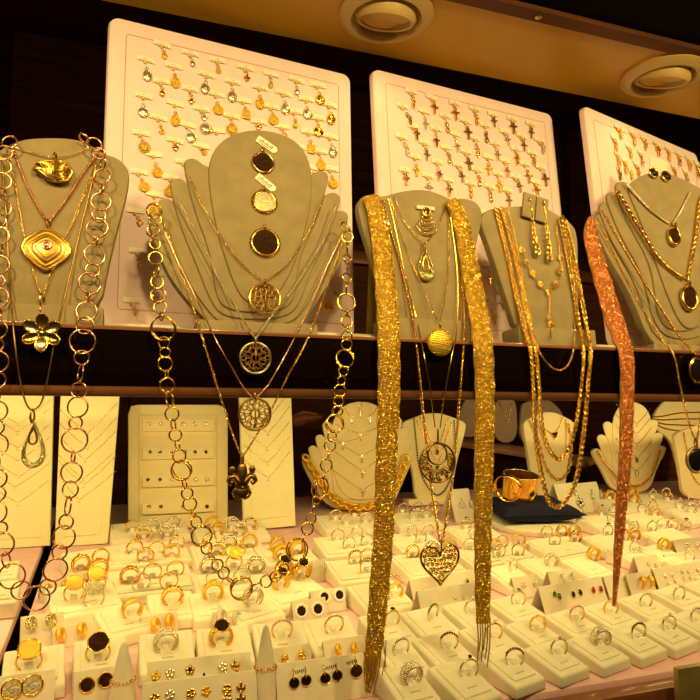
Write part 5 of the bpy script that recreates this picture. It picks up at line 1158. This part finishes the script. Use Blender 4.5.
c = card(53, 650, 98, 641, 20, 'cream card with fat gold hoops in front of the pave hoop card'); pair(c, [(60, 635), (81, 630)], 'hoop', Y_, 'fat gold hoop earring on the low card by the gap', r=6)
c = card(40, 603, 78, 597, 18, 'cream card with orange gold hoops beside the gap'); pair(c, [(48, 589), (64, 586)], 'hoop', G, 'small textured gold hoop beside the dark gap', r=4)
c = card(-3, 712, 54, 703, 31, 'cream card with two large old coin earrings'); pair(c, [(12, 689), (32.5, 685)], 'disc', G, 'large old coin earring in corded gold rim', 'w', 9.3)
c = card(73, 706, 114, 699, 30, 'cream card with two dark disc earrings in gold rims'); pair(c, [(87, 685), (105.5, 680)], 'disc', G, 'dark round disc earring beside the finger cone', 'o', 7)
c = card(146, 708, 252, 695, 40, 'long cream card with fleur-de-lis and flower studs')
for x, y, k, m, g, lab in [(156, 676, 'flower', Y_, 'm', 'yellow gold flower stud'), (157, 685, 'flower', Y_, 'm', 'yellow gold flower stud'), (170, 673, 'flower', W_, 'c', 'white crystal flower stud'), (170, 682.5, 'flower', W_, 'c', 'white crystal flower stud'), (190, 670, 'flower', m_dkgold, 'k', 'dark stone flower stud'), (204, 679, 'fleur', G, 'k', 'dark fleur-de-lis stud'),
                        (223, 667, 'flower', W_, 'c', 'white gold butterfly stud'), (225, 676, 'flower', W_, 'c', 'white gold butterfly stud'), (235, 664.5, 'fleur', G, 'm', 'gold fleur-de-lis stud'), (237, 674, 'fleur', G, 'm', 'gold fleur-de-lis stud')]:
    earring(c, x, y, k, m, lab + ' on the long card', g, 4.9)
c = card(141, 730, 258, 714, 40, 'long cream card with gold butterfly studs in front of the fleur-de-lis card')
for x, y, k, m, g, lab in [(155, 698, 'flower', G, 'm', 'gold flower stud'), (170, 695, 'flower', W_, 'c', 'white crystal flower stud'), (191, 693.5, 'flower', G, 'm', 'gold flower stud'), (206, 691, 'flower', Y_, 'm', 'yellow gold butterfly stud'), (227, 689, 'flower', G, 'c', 'gold butterfly stud with clear stone'), (241, 687, 'fleur', G, 'm', 'gold lily stud'), (227, 698, 'flower', G, 'c', 'gold butterfly stud with clear stone'), (241, 697.5, 'fleur', G, 'm', 'gold lily stud')]:
    earring(c, x, y, k, m, lab + ' on the foremost card', g, 5.2)
c = card(270, 684, 313, 677, 31, 'cream card with slim gold hoops behind the black disc card'); pair(c, [(284, 660), (301, 656)], 'hoop', G, 'slim gold hoop earring behind the black disc card', r=5)
c = card(326, 670, 368, 663, 26, 'cream card with gold hoops beside the glitter scarf'); pair(c, [(337, 650), (353, 649)], 'hoop', Y_, 'gold hoop earring on the card beside the glitter scarf', r=5)
c = card(278, 710, 381, 695, 40, 'long cream card of hanging black discs with paper tags')
for x, y, g, r in [(294, 683, 'k', 5), (306, 680.5, 'k', 5), (325, 678.5, 'k', 5), (337, 675.5, 'k', 5)]:
    earring(c, x, y, 'hang', G, 'black disc drop earring on the long tagged card', g, r)
earring(c, 356, 671, 'hang', G, 'gold filigree disc drop earring on the long tagged card', 'o', 6)
for x, y in ((301, 671), (331, 667), (352, 662)):
    t = thing('price_tag', 'white printed paper tag tucked behind black disc earrings', 'tag', c.hit(x, y, .0006), 'paper tags on the long card')
    M = spot(c, x, y, .0006, .12); part(t, MB().box(-9, 9, -4.5, 4.5, 0, .2, M), 'paper', m_tag, False); p = MB()
    for k in range(6): p.box(-6 + k * 2, -4.8 + k * 2, -1 - (k % 2), 1.4, .21, .26, M)
    part(t, p, 'print', m_ink, False)
c = card(294, 624, 328, 619, 21, 'small cream card with two pale rimmed octagon earrings'); pair(c, [(301, 611), (317.5, 609)], 'oct', W_, 'pale rimmed octagon earring with dark face', r=6.2)
c = card(313, 615, 347, 610, 22, 'small cream card with two pale rimmed round earrings'); pair(c, [(324, 597), (339, 595)], 'oct', W_, 'pale rimmed round earring behind the octagon pair', r=5.6)
c = card(302, 585, 332, 580, 21, 'small cream card with two pave hoops beside the dark stone rings'); pair(c, [(309.5, 566), (322.5, 566)], 'hoop', m_pave, 'small pave hoop beside the dark stone rings', r=3.6)
c = card(142, 641, 179, 634, 22, 'cream card with two thick gold hoops'); pair(c, [(154.5, 626), (168.5, 622)], 'hoop', Y_, 'thick gold hoop earring on the cream card', r=6.5)
c = card(213, 634, 250, 630, 20, 'cream card with two broad pave hoops'); pair(c, [(221, 617), (236, 619)], 'hoop', m_pave, 'broad pave hoop earring on the cream card', r=6)
c = card(456, 523, 476, 521, 33, 'tall cream card with drop earrings beside the small cream bust'); pair(c, [(461.5, 503), (471, 502)], 'drop', W_, 'crystal drop earring on the tall card beside the small bust', r=3.4)
c = card(415, 608, 480, 596, 26, 'cream tent card just under the heart pendant')
for x, y, k, m, g, lab in [(424, 592, 'flower', Y_, 'm', 'yellow gold flower stud'), (433, 598, 'flower', Y_, 'm', 'yellow gold flower stud'), (455, 589, 'gem', G, 'n', 'navy stone stud'), (467, 581, 'gem', G, 'n', 'navy stone stud'), (474, 583, 'flower', Y_, 'm', 'yellow gold flower stud')]: earring(c, x, y, k, m, lab + ' on the tent card under the heart', g, 2.0 if g == 'n' else 3)
c = card(424, 626, 494, 613, 32, 'blank looking cream card with two pearl studs'); pair(c, [(455, 597.5), (463, 597)], 'gem', G, 'tiny pale stud on the nearly empty card', 'c', 1.8)
c = card(517, 600, 542, 596, 21, 'cream card with two crystal flower drops'); pair(c, [(523.5, 585), (535.5, 584)], 'flower', W_, 'crystal flower stud on the small card', 'c', 3.2)
c = card(554, 597, 581, 593, 24, 'cream card with pave hoops behind the coloured stud card'); pair(c, [(562, 579), (572, 578)], 'hoop', m_pave, 'broad pave hoop behind the coloured stud card', r=4.5)
c = card(547, 620, 610, 607, 30, 'cream tent card with green, navy and red studs')
for g, pts in (('g', [(554, 594), (559, 596.5)]), ('n', [(573, 594.5), (580, 592.5)]), ('r', [(593, 590), (600.5, 589)])): pair(c, pts, 'gem', G, f'oval {GN[g]} stone stud on the tent card', g, 2.8)
c = card(611, 601, 633, 596, 23, 'cream card with gold flower studs behind the copper scarf tip'); pair(c, [(616, 582), (627, 583)], 'flower', Y_, 'gold flower stud behind the copper scarf tip', 'm', 3.4)
c = card(633, 599, 658, 595, 23, 'cream card with two gold hoops set with stones'); pair(c, [(641, 582), (649, 581)], 'hoop', Y_, 'gold hoop with dark stones on the cream card', r=4.6)
c = card(661, 594, 708, 584, 23, 'cream card with a grid of small crystal studs')
for x, y in [(665, 576), (668, 583), (672, 575), (675, 581), (682, 572), (688, 571.5), (683.5, 578.5), (690, 578)]: earring(c, x, y, 'gem', W_, 'small crystal stud in the stud grid', 'c', 1.7)
for x, y in [(697.5, 570), (700, 576)]: earring(c, x, y, 'gem', Y_, 'small yellow gold stud in the stud grid', 'c', 1.8)
c = card(641, 580, 664, 577, 22, 'small cream card with crystal drops behind the hoop card'); pair(c, [(648, 564), (656, 565), (652, 570)], 'flower', W_, 'crystal drop stud behind the gold hoop card', 'c', 2.4)
c = card(669, 570, 692, 567, 15, 'small cream card with crossed crystal studs'); pair(c, [(677, 559), (684, 559)], 'flower', W_, 'crossed crystal stud on the small card', 'c', 2.6)
c = card(680, 561, 706, 557, 20, 'cream card with crystal flowers at the window end'); pair(c, [(687, 546), (697, 545)], 'flower', W_, 'crystal flower stud at the window end', 'c', 3)
c = card(565, 521, 585, 518, 36, 'tall cream card with a crystal flower pendant'); earring(c, 580, 503, 'flower', W_, 'large crystal flower pendant on the tall card', 'n', 5.5); earring(c, 575, 493, 'flower', W_, 'smaller crystal flower on the tall card', 'c', 3.2)
c = card(584, 513, 606, 510, 29, 'tall cream card with drop earrings behind the ring trays'); pair(c, [(592, 494), (601, 494)], 'drop', W_, 'crystal drop earring behind the ring trays', r=3)
c = card(674, 657, 699, 650, 13, 'small cream plate with two crystal studs by the tray edge', 40); pair(c, [(679, 647), (689, 645.5)], 'gem', W_, 'crystal stud on the small plate by the tray edge', 'c', 2)

# finger cones
def cone(px, py, hpx, rpx, ring_py, lab, rl, kind):
    P = BASE.hit(px, py, .0005); s = BASE.scale(px, py); h = hpx * s; r = rpx * s
    t = thing('finger_cone', lab, 'ring cone', P)
    part(t, MB().lathe([(r, 0), (r * 1.02, .002), (r * .80, h * .35), (r * .52, h * .70), (r * .30, h * .90), (r * .18, h * .97), (.0004, h)], 24, Matrix.Translation(P)), 'cone', m_card, True)
    z = (py - ring_py) * s; rr = r * (1.0 - .62 * z / h) - .0006
    q = thing('ring', rl, 'ring', P + Vector((0, 0, z))); b = MB()
    for k in range(20):
        a = 2 * PI * k / 20; b.torus(.0016, .0006, 8, 4, Matrix.Translation(P + Vector((0, 0, z))) @ RZ(a) @ TR(rr + .0006, 0, 0) @ Matrix.Rotation(PI / 2 * (.8 if k % 2 else 1.1), 4, 'X'), sx=1.3)
    part(q, b, 'braided_band', m_gold, True)
cone(122, 706, 62, 13.5, 681, 'cream finger cone between the dark disc card and fleur-de-lis card', 'braided gold ring on the finger cone beside the dark discs', 'w')
cone(265, 704, 77, 13, 668, 'taller cream finger cone beside the black disc card', 'braided gold ring on the taller finger cone', 'g')
